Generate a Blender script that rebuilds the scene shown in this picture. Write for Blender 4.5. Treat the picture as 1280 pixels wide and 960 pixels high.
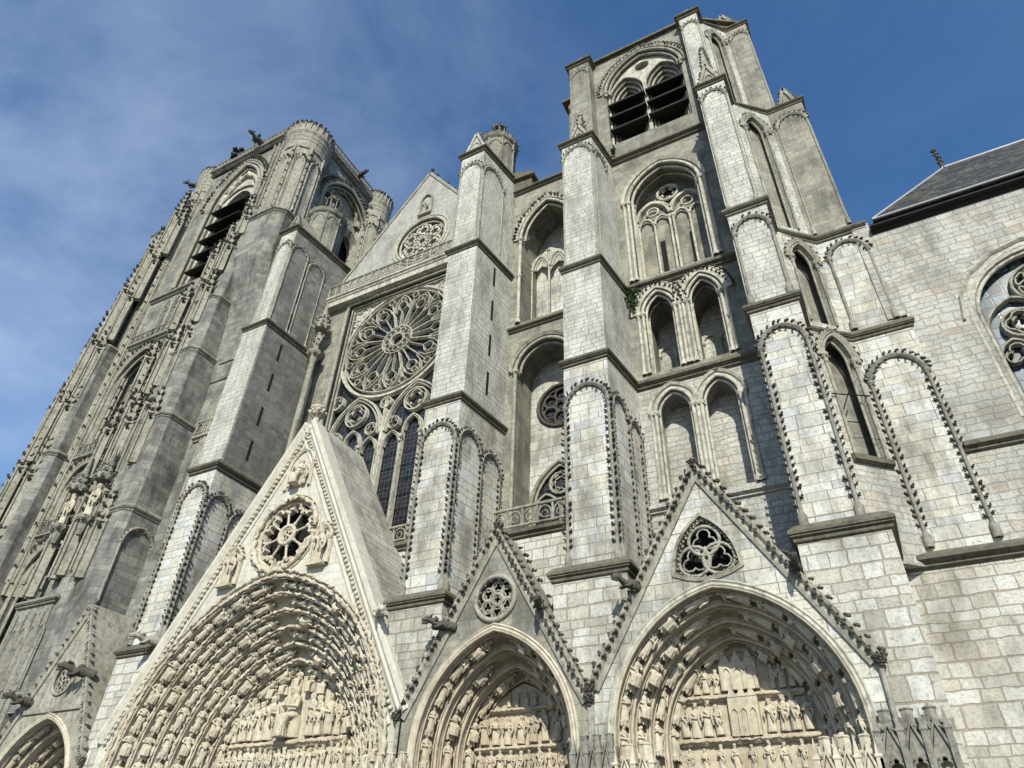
import bpy, bmesh, math, random
from math import pi, sin, cos, sqrt, radians, atan2, acos, hypot
from mathutils import Vector, Matrix
from mathutils.geometry import tessellate_polygon

for o in list(bpy.data.objects): bpy.data.objects.remove(o)
SC = bpy.context.scene
COL = SC.collection
rnd = random.Random(7)

# ------------------------------------------------------------------ camera
cd = bpy.data.cameras.new('camera'); cam = bpy.data.objects.new('camera', cd); COL.objects.link(cam)
Rr = (0.88532939, 0.46394567, 0.03076186); Rd = (-0.26141039, 0.55136913, -0.79224787); Rf = (-0.38452111, 0.69335885, 0.60942351)
M = Matrix(((Rr[0], -Rd[0], -Rf[0], 0), (Rr[1], -Rd[1], -Rf[1], 0), (Rr[2], -Rd[2], -Rf[2], 1.6), (0, 0, 0, 1)))
cam.matrix_world = M
cd.sensor_width = 36; cd.lens = 36 * 867.09 / 1280; cd.clip_start = .1; cd.clip_end = 3000
SC.camera = cam
# ------------------------------------------------------------------ light
TO_SUN = Vector((.40, -1.0, .74)).normalized()
SUN_EL = math.asin(TO_SUN.z); SUN_AZ = atan2(TO_SUN.x, TO_SUN.y)
W = bpy.data.worlds.new('World'); SC.world = W; W.use_nodes = True
def world():
    nt = W.node_tree; nt.nodes.clear()
    out = nt.nodes.new('ShaderNodeOutputWorld'); bg = nt.nodes.new('ShaderNodeBackground')
    sky = nt.nodes.new('ShaderNodeTexSky'); sky.sky_type = 'NISHITA'; sky.sun_disc = False
    sky.sun_elevation = SUN_EL; sky.sun_rotation = SUN_AZ; sky.air_density = 1.0; sky.dust_density = .35; sky.ozone_density = 4.0
    tc = nt.nodes.new('ShaderNodeTexCoord'); mp = nt.nodes.new('ShaderNodeMapping')
    mp.inputs['Scale'].default_value = (1.3, 1.0, 1.8); mp.inputs['Rotation'].default_value = (0.3, .5, .4)
    nz = nt.nodes.new('ShaderNodeTexNoise'); nz.inputs['Scale'].default_value = 2.1; nz.inputs['Detail'].default_value = 8
    nz.inputs['Roughness'].default_value = .6; nz.inputs['Distortion'].default_value = .5
    rp = nt.nodes.new('ShaderNodeValToRGB'); rp.color_ramp.elements[0].position = .36; rp.color_ramp.elements[1].position = .78
    rp.color_ramp.elements[0].color = (0, 0, 0, 1); rp.color_ramp.elements[1].color = (.42, .42, .42, 1)
    # the cloud veil is thicker towards the north-west (low left of the view)
    dt = nt.nodes.new('ShaderNodeVectorMath'); dt.operation = 'DOT_PRODUCT'; dt.inputs[1].default_value = (-.88, .1, .2)
    mr = nt.nodes.new('ShaderNodeMapRange'); mr.inputs['From Min'].default_value = .3; mr.inputs['From Max'].default_value = .8
    mr.inputs['To Min'].default_value = .12; mr.inputs['To Max'].default_value = 1.0
    mu = nt.nodes.new('ShaderNodeMath'); mu.operation = 'MULTIPLY'
    mx = nt.nodes.new('ShaderNodeMix'); mx.data_type = 'RGBA'; mx.inputs[7].default_value = (5.6, 6.4, 7.6, 1)
    L = nt.links.new
    L(tc.outputs['Generated'], mp.inputs['Vector']); L(mp.outputs[0], nz.inputs['Vector']); L(nz.outputs['Fac'], rp.inputs[0])
    L(tc.outputs['Generated'], dt.inputs[0]); L(dt.outputs['Value'], mr.inputs[0])
    L(rp.outputs[0], mu.inputs[0]); L(mr.outputs[0], mu.inputs[1]); L(mu.outputs[0], mx.inputs[0])
    hs = nt.nodes.new('ShaderNodeHueSaturation'); hs.inputs['Saturation'].default_value = 1.15; L(sky.outputs[0], hs.inputs['Color']); L(hs.outputs[0], mx.inputs[6]); L(mx.outputs[2], bg.inputs['Color'])
    bg.inputs['Strength'].default_value = .138
    L(bg.outputs[0], out.inputs['Surface'])
world()
sd = bpy.data.lights.new('sun', 'SUN'); sd.energy = 5.0; sd.angle = radians(.53); sd.color = (1, .968, .845)
so = bpy.data.objects.new('sun', sd); COL.objects.link(so); so.location = (30, -40, 60)
so.rotation_euler = TO_SUN.to_track_quat('Z', 'Y').to_euler()
vs = SC.view_settings
vs.view_transform = 'Standard'; vs.look = 'None'; vs.exposure = 0.3; vs.gamma = 1; vs.use_curve_mapping = False
SC.cycles.max_bounces = 5; SC.cycles.diffuse_bounces = 2; SC.cycles.use_denoising = True

# ------------------------------------------------------------------ materials
def mat_new(name):
    m = bpy.data.materials.new(name); m.use_nodes = True; nt = m.node_tree; nt.nodes.clear()
    out = nt.nodes.new('ShaderNodeOutputMaterial'); b = nt.nodes.new('ShaderNodeBsdfPrincipled')
    nt.links.new(b.outputs[0], out.inputs[0]); b.inputs['Specular IOR Level'].default_value = .25
    return m, nt, b
def ramp(nt, stops, interp='LINEAR'):
    r = nt.nodes.new('ShaderNodeValToRGB'); cr = r.color_ramp; cr.interpolation = interp
    while len(cr.elements) > 1: cr.elements.remove(cr.elements[-1])
    cr.elements[0].position = stops[0][0]; cr.elements[0].color = (*stops[0][1], 1)
    for p, c in stops[1:]:
        e = cr.elements.new(p); e.color = (*c, 1)
    return r
def math_n(nt, op, a, b=None):
    n = nt.nodes.new('ShaderNodeMath'); n.operation = op
    for i, x in enumerate((a, b)):
        if x is None: continue
        if isinstance(x, (int, float)): n.inputs[i].default_value = x
        else: nt.links.new(x, n.inputs[i])
    return n.outputs[0]
def noise(nt, vec, scale, detail=4, rough=.55, sc3=None, dist=0):
    if sc3:
        mp = nt.nodes.new('ShaderNodeMapping'); mp.inputs['Scale'].default_value = sc3; nt.links.new(vec, mp.inputs[0]); vec = mp.outputs[0]
    n = nt.nodes.new('ShaderNodeTexNoise'); n.inputs['Scale'].default_value = scale; n.inputs['Detail'].default_value = detail
    n.inputs['Roughness'].default_value = rough; n.inputs['Distortion'].default_value = dist
    nt.links.new(vec, n.inputs['Vector']); return n.outputs['Fac']
def mixc(nt, f, a, b, blend='MIX'):
    n = nt.nodes.new('ShaderNodeMix'); n.data_type = 'RGBA'; n.blend_type = blend
    for i, x in ((0, f), (6, a), (7, b)):
        if isinstance(x, (int, float)): n.inputs[i].default_value = x
        elif isinstance(x, tuple): n.inputs[i].default_value = (*x, 1)
        else: nt.links.new(x, n.inputs[i])
    return n.outputs[2]
def maprange(nt, v, a, b, c=0., d=1.):
    n = nt.nodes.new('ShaderNodeMapRange'); nt.links.new(v, n.inputs[0])
    for k, x in zip(('From Min', 'From Max', 'To Min', 'To Max'), (a, b, c, d)): n.inputs[k].default_value = x
    return n.outputs[0]
def stone(name, bw=.7, bh=.38, tints=None, mortar=(.33, .29, .23), msize=.016, grime=.5, gcol=(.075, .072, .062), wob=.05, mott=.22, moss=0., bump=.5, patch=.0):
    m, nt, b = mat_new(name); L = nt.links.new
    g = nt.nodes.new('ShaderNodeNewGeometry'); P = g.outputs['Position']
    sp = nt.nodes.new('ShaderNodeSeparateXYZ'); L(P, sp.inputs[0]); sn = nt.nodes.new('ShaderNodeSeparateXYZ'); L(g.outputs['True Normal'], sn.inputs[0])
    ax = math_n(nt, 'ABSOLUTE', sn.outputs[0]); ay = math_n(nt, 'ABSOLUTE', sn.outputs[1]); az = math_n(nt, 'ABSOLUTE', sn.outputs[2])
    isx = math_n(nt, 'GREATER_THAN', ax, ay); isz = math_n(nt, 'GREATER_THAN', az, .8)
    u = math_n(nt, 'ADD', math_n(nt, 'MULTIPLY', sp.outputs[1], isx), math_n(nt, 'MULTIPLY', sp.outputs[0], math_n(nt, 'SUBTRACT', 1., isx)))
    v = math_n(nt, 'ADD', math_n(nt, 'MULTIPLY', sp.outputs[1], isz), math_n(nt, 'MULTIPLY', sp.outputs[2], math_n(nt, 'SUBTRACT', 1., isz)))
    n1 = noise(nt, P, 1.4, 5, .65); n2 = noise(nt, P, 1.1, 5, .65, (1, 1, 1.3))
    v = math_n(nt, 'ADD', v, math_n(nt, 'MULTIPLY', math_n(nt, 'SUBTRACT', n1, .5), wob))
    v = math_n(nt, 'ADD', v, math_n(nt, 'MULTIPLY', math_n(nt, 'ADD', math_n(nt, 'SINE', math_n(nt, 'MULTIPLY', v, 2.9)), math_n(nt, 'SINE', math_n(nt, 'MULTIPLY', v, 1.13))), bh * .26))
    u = math_n(nt, 'ADD', u, math_n(nt, 'MULTIPLY', math_n(nt, 'SUBTRACT', n2, .5), wob))
    # rows slide by different amounts, so that joints do not line up
    row = math_n(nt, 'FLOOR', math_n(nt, 'DIVIDE', v, bh)); wn = nt.nodes.new('ShaderNodeTexWhiteNoise'); wn.noise_dimensions = '1D'; L(row, wn.inputs['W'])
    u = math_n(nt, 'ADD', u, math_n(nt, 'MULTIPLY', wn.outputs['Value'], bw))
    u = math_n(nt, 'ADD', u, math_n(nt, 'MULTIPLY', math_n(nt, 'SINE', math_n(nt, 'ADD', math_n(nt, 'MULTIPLY', u, 2.1), math_n(nt, 'MULTIPLY', row, 1.9))), bw * .2))
    cv = nt.nodes.new('ShaderNodeCombineXYZ'); L(u, cv.inputs[0]); L(v, cv.inputs[1])
    br = nt.nodes.new('ShaderNodeTexBrick'); L(cv.outputs[0], br.inputs['Vector'])
    for k, x in (('Color1', (0, 0, 0, 1)), ('Color2', (1, 1, 1, 1)), ('Mortar', (.5, .5, .5, 1)), ('Scale', 1.), ('Mortar Size', msize), ('Mortar Smooth', .25), ('Brick Width', bw), ('Row Height', bh)): br.inputs[k].default_value = x
    br.offset = .0
    tints = tints or [(0, (.33, .33, .31)), (.25, (.40, .385, .34)), (.5, (.46, .45, .42)), (.75, (.43, .40, .33)), (1, (.37, .38, .39))]
    rp = ramp(nt, tints); L(br.outputs['Color'], rp.inputs[0])
    fine = noise(nt, P, 9., 8, .72)
    col = mixc(nt, 1., rp.outputs[0], ramp_of(nt, fine, [(.25, (1 - mott * 1.6,) * 3), (.5, (1,) * 3), (.8, (1 + mott * .5,) * 3)]), 'MULTIPLY')
    if patch:
        pn = noise(nt, P, .8, 6, .7); col = mixc(nt, math_n(nt, 'MULTIPLY', maprange(nt, pn, .55, .7), patch), col, (.36, .25, .17))
    col = mixc(nt, br.outputs['Fac'], col, mortar)
    st = noise(nt, P, 1., 8, .72, (.9, .9, .24)); bl = noise(nt, P, .33, 6, .65)
    gr = math_n(nt, 'MULTIPLY', maprange(nt, math_n(nt, 'ADD', math_n(nt, 'MULTIPLY', st, .55), math_n(nt, 'MULTIPLY', bl, .45)), .46, .6), grime)
    sp2 = noise(nt, P, 5.5, 9, .78)
    gr2 = math_n(nt, 'MULTIPLY', maprange(nt, sp2, .55, .63), grime * .9)
    col = mixc(nt, math_n(nt, 'MAXIMUM', gr, gr2), col, gcol)
    if moss:
        mn = noise(nt, P, .9, 7, .7); col = mixc(nt, math_n(nt, 'MULTIPLY', maprange(nt, mn, .52, .66), moss), col, (.16, .14, .05))
    L(col, b.inputs['Base Color']); b.inputs['Roughness'].default_value = .92
    h = math_n(nt, 'SUBTRACT', math_n(nt, 'ADD', math_n(nt, 'MULTIPLY', fine, .45), math_n(nt, 'MULTIPLY', sp2, .35)), math_n(nt, 'MULTIPLY', br.outputs['Fac'], .9))
    bp = nt.nodes.new('ShaderNodeBump'); bp.inputs['Strength'].default_value = bump; bp.inputs['Distance'].default_value = .06; L(h, bp.inputs['Height']); L(bp.outputs[0], b.inputs['Normal'])
    return m
def ramp_of(nt, fac, stops):
    r = ramp(nt, stops); nt.links.new(fac, r.inputs[0]); return r.outputs[0]
def carved(name, base, dark, amount=.5, warm=None, scale=3.2):
    m, nt, b = mat_new(name); L = nt.links.new
    g = nt.nodes.new('ShaderNodeNewGeometry'); P = g.outputs['Position']
    a = noise(nt, P, scale, 9, .72); c = noise(nt, P, .7, 6, .65); s = noise(nt, P, 1.3, 6, .7, (1, 1, .2))
    col = ramp_of(nt, c, [(.35, base), (.65, warm or base)])
    col = mixc(nt, math_n(nt, 'MULTIPLY', maprange(nt, a, .47, .68), amount), col, dark)
    col = mixc(nt, math_n(nt, 'MULTIPLY', maprange(nt, s, .5, .7), amount * .8), col, dark)
    L(col, b.inputs['Base Color']); b.inputs['Roughness'].default_value = .9
    bp = nt.nodes.new('ShaderNodeBump'); bp.inputs['Strength'].default_value = .5; bp.inputs['Distance'].default_value = .04; L(a, bp.inputs['Height']); L(bp.outputs[0], b.inputs['Normal'])
    return m
def plain(name, col, rough=.6, var=.25, metallic=0., scale=4.):
    m, nt, b = mat_new(name)
    g = nt.nodes.new('ShaderNodeNewGeometry'); f = noise(nt, g.outputs['Position'], scale, 6, .65)
    c = ramp_of(nt, f, [(.3, tuple(x * (1 - var) for x in col)), (.7, tuple(x * (1 + var) for x in col))])
    nt.links.new(c, b.inputs['Base Color']); b.inputs['Roughness'].default_value = rough; b.inputs['Metallic'].default_value = metallic
    return m
def glazing(name, col, line, pw, ph, rough=.18):
    m, nt, b = mat_new(name); L = nt.links.new
    g = nt.nodes.new('ShaderNodeNewGeometry'); sp = nt.nodes.new('ShaderNodeSeparateXYZ'); L(g.outputs['Position'], sp.inputs[0])
    cv = nt.nodes.new('ShaderNodeCombineXYZ'); L(sp.outputs[0], cv.inputs[0]); L(sp.outputs[2], cv.inputs[1])
    br = nt.nodes.new('ShaderNodeTexBrick'); L(cv.outputs[0], br.inputs[0]); br.offset = 0
    for k, x in (('Color1', (*(c * .5 for c in col), 1)), ('Color2', (*(c * 1.6 for c in col), 1)), ('Mortar', (*line, 1)), ('Scale', 1.), ('Mortar Size', .028 * pw * 2), ('Mortar Smooth', .1), ('Brick Width', pw), ('Row Height', ph)): br.inputs[k].default_value = x
    n = noise(nt, g.outputs['Position'], 6, 4)
    vo = nt.nodes.new('ShaderNodeTexVoronoi'); vo.inputs['Scale'].default_value = 5.5; L(g.outputs['Position'], vo.inputs['Vector'])
    tint = mixc(nt, .75, vo.outputs['Color'], (.45, .45, .5))
    col2 = mixc(nt, .6, br.outputs['Color'], ramp_of(nt, n, [(.3, (.4,) * 3), (.7, (1.4,) * 3)]), 'MULTIPLY')
    col2 = mixc(nt, 1., col2, mixc(nt, 1., tint, (2.1, 2.1, 2.1), 'MULTIPLY'), 'MULTIPLY')
    L(col2, b.inputs['Base Color']); b.inputs['Roughness'].default_value = rough; b.inputs['Specular IOR Level'].default_value = .4
    bp = nt.nodes.new('ShaderNodeBump'); bp.inputs['Strength'].default_value = .4; bp.inputs['Distance'].default_value = .03; L(br.outputs['Color'], bp.inputs['Height']); L(bp.outputs[0], b.inputs['Normal'])
    return m
MIXED = [(0, (.38, .385, .375)), (.2, (.47, .45, .375)), (.4, (.53, .525, .48)), (.6, (.49, .46, .38)), (.8, (.52, .525, .495)), (1, (.43, .435, .43))]
OLD = [(0, (.36, .345, .295)), (.2, (.45, .43, .37)), (.45, (.50, .495, .45)), (.65, (.53, .525, .485)), (.85, (.46, .43, .36)), (1, (.42, .41, .37))]
PALE = [(0, (0.413, 0.415, 0.367)), (.3, (0.456, 0.458, 0.404)), (.6, (0.499, 0.502, 0.446)), (1, (0.432, 0.434, 0.385))]
WORN = [(0, (0.194, 0.188, 0.157)), (.35, (0.261, 0.250, 0.199)), (.7, (0.304, 0.288, 0.230)), (1, (0.228, 0.226, 0.199))]
S_BASE = stone('old_pale_blocks', .86, .5, OLD, (.30, .265, .21), .03, .6, gcol=(.11, .098, .075), wob=.2, mott=.34, bump=1., patch=.35)
S_PANEL = stone('mixed_ashlar', .85, .47, MIXED, (.20, .18, .145), .017, .75, gcol=(.12, .11, .088), wob=.04, mott=.28)
S_PALE = stone('pale_ashlar', .62, .33, PALE, (.155, .145, .12), .016, .62, gcol=(.13, .125, .105), wob=.05, mott=.3)
S_WORN = stone('weathered_ashlar', .75, .40, WORN, (.20, .19, .165), .014, .75, wob=.06, mott=.3)
S_UPPER = stone('grey_gable_ashlar', .6, .32, [(0, (.33, .33, .30)), (.5, (.40, .40, .365)), (1, (.36, .355, .32))], (.19, .18, .155), .014, .65, gcol=(.14, .135, .115), wob=.04, mott=.35)
S_ROOF = stone('gable_roof_slabs', 1.3, .42, [(0, (0.358, 0.350, 0.315)), (.5, (0.428, 0.410, 0.367)), (1, (0.388, 0.375, 0.336))], (.17, .155, .125), .02, .8, gcol=(.13, .12, .095), wob=.05, mott=.3)
S_GREY = stone('lichen_and_shade_ashlar', .7, .36, [(0, (0.137, 0.137, 0.128)), (.5, (0.188, 0.188, 0.172)), (1, (0.231, 0.227, 0.206))], (.13, .13, .125), .012, .6, mott=.4)  # lichen grey, darkened further to carry the shade of a flank in grazing sun
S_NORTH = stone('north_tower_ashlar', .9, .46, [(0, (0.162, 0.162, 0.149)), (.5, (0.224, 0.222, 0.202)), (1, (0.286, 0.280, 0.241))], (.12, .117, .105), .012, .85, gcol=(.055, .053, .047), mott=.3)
S_RUBBLE = stone('patched_wall_blocks', .78, .36, [(0, (.35, .345, .315)), (.3, (.43, .42, .375)), (.55, (.40, .40, .375)), (.75, (.47, .455, .41)), (.9, (.44, .42, .37)), (1, (.40, .345, .28))], (.31, .29, .25), .026, .7, gcol=(.15, .142, .12), wob=.34, mott=.42, bump=1., patch=.4)
C_PALE = carved('carved_cream_stone', (.49, .45, .36), (.115, .092, .066), .5, (.45, .395, .295))
C_LIGHT = carved('pale_grey_moulded_stone', (.49, .475, .40), (.065, .06, .05), .72, (.41, .385, .31))
C_WHITE = carved('clean_carved_stone', (.52, .50, .43), (.2, .175, .14), .42, (.47, .44, .36))
C_WARM = carved('sheltered_ochre_stone', (.47, .41, .315), (.11, .088, .062), .5, (.41, .345, .25))
C_GREY = carved('grey_moulded_stone', (.33, .315, .265), (.06, .056, .047), .75, (.25, .235, .18))
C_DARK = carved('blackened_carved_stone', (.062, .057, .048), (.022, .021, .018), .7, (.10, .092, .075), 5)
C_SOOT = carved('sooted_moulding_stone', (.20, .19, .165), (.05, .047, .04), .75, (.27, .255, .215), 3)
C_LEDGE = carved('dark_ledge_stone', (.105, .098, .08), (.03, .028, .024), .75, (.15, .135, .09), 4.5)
C_FINIAL = carved('north_carving_stone', (.27, .26, .225), (.035, .033, .028), .8, (.19, .18, .15), 4)
S_GABLE = stone('clean_gable_ashlar', 1.05, .5, [(0, (.46, .45, .385)), (.5, (.53, .515, .45)), (1, (.49, .47, .39))], (.33, .305, .25), .012, .5, gcol=(.26, .235, .19), wob=.04, mott=.2, bump=.4)
GLASS = glazing('leaded_dark_glass', (.016, .017, .019), (.07, .075, .078), .34, .34, .3)
GLASS_BLUE = glazing('pale_leaded_glass', (.07, .098, .105), (.02, .022, .024), .62, .62, .12)
VOID = plain('unlit_interior_black', (.012, .011, .010), 1., .2)  # near-black colour standing in for unlit depth behind openings
WOOD = plain('black_louvre_boards', (.016, .014, .012), .8, .3)
DOOR = plain('old_oak_doors', (.09, .055, .032), .7, .35)
SLATE = stone('roof_slates', .42, .26, [(0, (.026, .027, .030)), (.5, (.05, .052, .056)), (1, (.085, .086, .088))], (.012, .012, .013), .016, .5, gcol=(.02, .021, .02), wob=.03, mott=.4, moss=.35, bump=.8)
ZINC = plain('roof_flashing', (.30, .31, .32), .45, .2)
IRON = plain('black_iron', (.02, .02, .022), .5, .2, .6)
LEAF = plain('ivy_leaf', (.05, .085, .022), .6, .5, 0, 9)
PAVE = stone('plaza_setts', .35, .2, [(0, (.12, .118, .112)), (1, (.19, .182, .17))], (.09, .085, .08), .012, .2)

# ------------------------------------------------------------------ mesh kit
def origin_of(p):
    v = Vector((0, 0, 0))
    while p is not None: v += p.location; p = p.parent
    return v
class MB:
    def __init__(s, host=None):
        s.host = host; s.obj = None
        if host is None: s.v = []; s.f = []; s.sm = []; s.mi = []
        else: s.v, s.f, s.sm, s.mi = host.v, host.f, host.sm, host.mi
    def sub(s): return MB(s)                 # leaf work of a second stone, kept in the same mesh
    def add(s, vs, fs, smooth=False):
        n = len(s.v); s.v += [tuple(v) for v in vs]; s.f += [tuple(i + n for i in f) for f in fs]; s.sm += [smooth] * len(fs); s.mi += [1 if s.host else 0] * len(fs)
    def box(s, x0, x1, y0, y1, z0, z1):
        s.add([(x, y, z) for z in (z0, z1) for y in (y0, y1) for x in (x0, x1)], [(0, 1, 3, 2), (4, 6, 7, 5), (0, 4, 5, 1), (1, 5, 7, 3), (3, 7, 6, 2), (2, 6, 4, 0)])
    def loft(s, rings, c0=True, c1=True, smooth=False, closed=True):
        n = len(rings[0]); vs = [p for r in rings for p in r]; fs = []
        for k in range(len(rings) - 1):
            for i in range(n if closed else n - 1):
                j = (i + 1) % n; fs.append((k * n + i, k * n + j, (k + 1) * n + j, (k + 1) * n + i))
        s.add(vs, fs, smooth)
        if c0: s.add(rings[0], [tuple(range(n))[::-1]])
        if c1: s.add(rings[-1], [tuple(range(n))])
    def prism(s, poly, z0, z1): s.loft([[(x, y, z0) for x, y in poly], [(x, y, z1) for x, y in poly]])
    def tube(s, pts, r, n=6, closed=False, smooth=True):
        pts = [Vector(p) for p in pts]; m = len(pts)
        rs = r if isinstance(r, (list, tuple)) else [r] * m
        rings = []; nrm = None
        for i in range(m):
            if closed: t = pts[(i + 1) % m] - pts[i - 1]
            else: t = pts[min(i + 1, m - 1)] - pts[max(i - 1, 0)]
            t.normalize()
            if nrm is None: nrm = t.orthogonal().normalized()
            else: nrm = (nrm - t * nrm.dot(t)).normalized()
            bn = t.cross(nrm)
            rings.append([pts[i] + (nrm * cos(2 * pi * k / n) + bn * sin(2 * pi * k / n)) * rs[i] for k in range(n)])
        if closed: s.loft(rings + [rings[0]], False, False, smooth)
        else: s.loft(rings, True, True, smooth)
    def lathe(s, c, prof, n=10, a0=0, smooth=True):
        s.loft([[(c[0] + r * cos(a0 + 2 * pi * k / n), c[1] + r * sin(a0 + 2 * pi * k / n), c[2] + z) for k in range(n)] for r, z in prof], True, True, smooth)
    def build(s, name, mat, parent=None, smooth=None):
        if s.host is not None:
            if len(s.host.obj.data.materials) < 2: s.host.obj.data.materials.append(mat)
            return s.host.obj
        me = bpy.data.meshes.new(name); o0 = origin_of(parent)
        me.from_pydata([(v[0] - o0.x, v[1] - o0.y, v[2] - o0.z) for v in s.v], [], s.f)
        if s.f: me.polygons.foreach_set('use_smooth', s.sm if smooth is None else [smooth] * len(s.f))
        if s.f: me.polygons.foreach_set('material_index', s.mi)
        me.materials.append(mat); me.update()
        o = bpy.data.objects.new(name, me); COL.objects.link(o); o.parent = parent; s.obj = o
        return o
def thing(name, label, cat, loc, group=None):
    o = bpy.data.objects.new(name, None); COL.objects.link(o); o.location = loc; o.empty_display_size = .3
    o['label'] = label; o['category'] = cat
    if group: o['group'] = group
    return o
def tag(o, label, cat, group=None, kind=None):
    if label: o['label'] = label
    if cat: o['category'] = cat
    if group: o['group'] = group
    if kind: o['kind'] = kind
    return o
class Fr:                                   # an upright plane: u along it, z up, w out of it
    def __init__(s, o, U, N): s.o = Vector(o); s.U = Vector(U).normalized(); s.N = Vector(N).normalized()
    def p(s, u, z, w=0.): return s.o + s.U * u + Vector((0, 0, z)) + s.N * w
    def d(s, du, dz, dw=0.): return s.U * du + Vector((0, 0, dz)) + s.N * dw
def front(y): return Fr((0, y, 0), (1, 0, 0), (0, -1, 0))
def rside(x): return Fr((x, 0, 0), (0, 1, 0), (1, 0, 0))
def plan(p0, p1):
    d = Vector((p1[0] - p0[0], p1[1] - p0[1], 0)); n = Vector((d.y, -d.x, 0))
    return Fr((p0[0], p0[1], 0), d, n), d.length
def plate(mb, fr, outer, holes=(), w0=-.3, w1=0., back=True, sides=True):
    loops = [list(outer)] + [list(h) for h in holes]
    tri = tessellate_polygon([[Vector((a, b, 0)) for a, b in lp] for lp in loops])
    fl = [p for lp in loops for p in lp]
    mb.add([fr.p(a, b, w1) for a, b in fl], [tuple(t) for t in tri])
    if back: mb.add([fr.p(a, b, w0) for a, b in fl], [tuple(t)[::-1] for t in tri])
    if sides:
        for lp in loops:
            n = len(lp)
            mb.add([fr.p(a, b, w1) for a, b in lp] + [fr.p(a, b, w0) for a, b in lp], [(i, (i + 1) % n, n + (i + 1) % n, n + i) for i in range(n)])
def path_normals(path, closed):
    n = len(path); out = []
    for i in range(n):
        ds = []
        for a, b in (((i - 1) % n, i), (i, (i + 1) % n)):
            if not closed and (i == 0 and b == 0 or i == n - 1 and a == n - 1): continue
            dx, dz = path[b][0] - path[a][0], path[b][1] - path[a][1]; l = hypot(dx, dz) or 1
            ds.append((-dz / l, dx / l))
        if len(ds) == 1: out.append(ds[0])
        else:
            sx, sz = ds[0][0] + ds[1][0], ds[0][1] + ds[1][1]; l = hypot(sx, sz) or 1
            k = max(.35, (sx / l) * ds[0][0] + (sz / l) * ds[0][1])
            out.append((sx / l / k, sz / l / k))
    return out
def mould(mb, fr, path, prof, closed=False, smooth=False):
    ns = path_normals(path, closed)
    rings = [[fr.p(u + nx * a, z + nz * a, b) for a, b in prof] for (u, z), (nx, nz) in zip(path, ns)]
    if closed: mb.loft(rings + [rings[0]], False, False, smooth)
    else: mb.loft(rings, True, True, smooth)
def roll(mb, fr, path, a, w, r, closed=False, n=6):
    ns = path_normals(path, closed)
    mb.tube([fr.p(u + nx * a, z + nz * a, w) for (u, z), (nx, nz) in zip(path, ns)], r, n, closed)
T_ = (1 + 5 ** .5) / 2
ICO_V = [Vector(v).normalized() for v in ((-1, T_, 0), (1, T_, 0), (-1, -T_, 0), (1, -T_, 0), (0, -1, T_), (0, 1, T_), (0, -1, -T_), (0, 1, -T_), (T_, 0, -1), (T_, 0, 1), (-T_, 0, -1), (-T_, 0, 1))]
ICO_F = [(0, 11, 5), (0, 5, 1), (0, 1, 7), (0, 7, 10), (0, 10, 11), (1, 5, 9), (5, 11, 4), (11, 10, 2), (10, 7, 6), (7, 1, 8), (3, 9, 4), (3, 4, 2), (3, 2, 6), (3, 6, 8), (3, 8, 9), (4, 9, 5), (2, 4, 11), (6, 2, 10), (8, 6, 7), (9, 8, 1)]
def blob(mb, c, r, jit=.0, sc=(1, 1, 1)):
    c = Vector(c); mb.add([c + Vector((v.x * sc[0], v.y * sc[1], v.z * sc[2])) * r * (1 + rnd.uniform(-jit, jit)) for v in ICO_V], ICO_F, True)
def crocket(mb, p, out, side, s):
    """a curled leaf bud on a short stem that leaves the moulding along `out` and curls towards `side`"""
    p = Vector(p); out = out.normalized(); s *= rnd.uniform(.8, 1.2)
    mb.tube([p - out * s * .3, p + out * s * .3 + side * s * .08, p + out * s * .6 + side * s * .3], [s * .34, s * .24, s * .26], 5)
    cr = out.cross(side); cr = cr.normalized() if cr.length > .01 else out.orthogonal().normalized()
    blob(mb, p + out * s * .6 + side * s * .4, s * .33, .35)
    for k in (-1, 1): blob(mb, p + out * s * .38 + side * s * rnd.uniform(-.1, .2) + cr * k * s * .3, s * .24, .4)
def resample(path, step, closed=False):
    pts = list(path) + ([path[0]] if closed else []); out = []; acc = step * .5
    for (a, b), (c, d) in zip(pts, pts[1:]):
        l = hypot(c - a, d - b)
        while acc <= l:
            t = acc / l if l else 0; out.append((a + (c - a) * t, b + (d - b) * t, (c - a) / l, (d - b) / l)); acc += step
        acc -= l
    return out
def leaf_knob(mb, p, s):
    p = Vector(p); mb.tube([p - Vector((0, 0, s)), p + Vector((0, 0, s * .8))], [s * .45, s * .3], 6)
    for z, k, n in ((-.55, .8, 6), (.0, 1.0, 6), (.6, .6, 5)):
        for i in range(n): a = 2 * pi * i / n + z; crocket(mb, p + Vector((cos(a) * s * .3, sin(a) * s * .3, z * s)), Vector((cos(a), sin(a), .45)), Vector((0, 0, 1)), s * k)
def crockets(mb, fr, path, step, s, a=0., w=0., wout=.35, sign=1, closed=False):
    for u, z, tx, tz in resample(path, step, closed):
        if rnd.random() < .05: continue                       # lost to the weather
        j = rnd.uniform(-.16, .16) * step; u += tx * j; z += tz * j
        nx, nz = -tz * sign, tx * sign
        crocket(mb, fr.p(u + nx * a, z + nz * a, w), fr.d(nx, nz, wout), fr.d(tx, tz), s)
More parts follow.
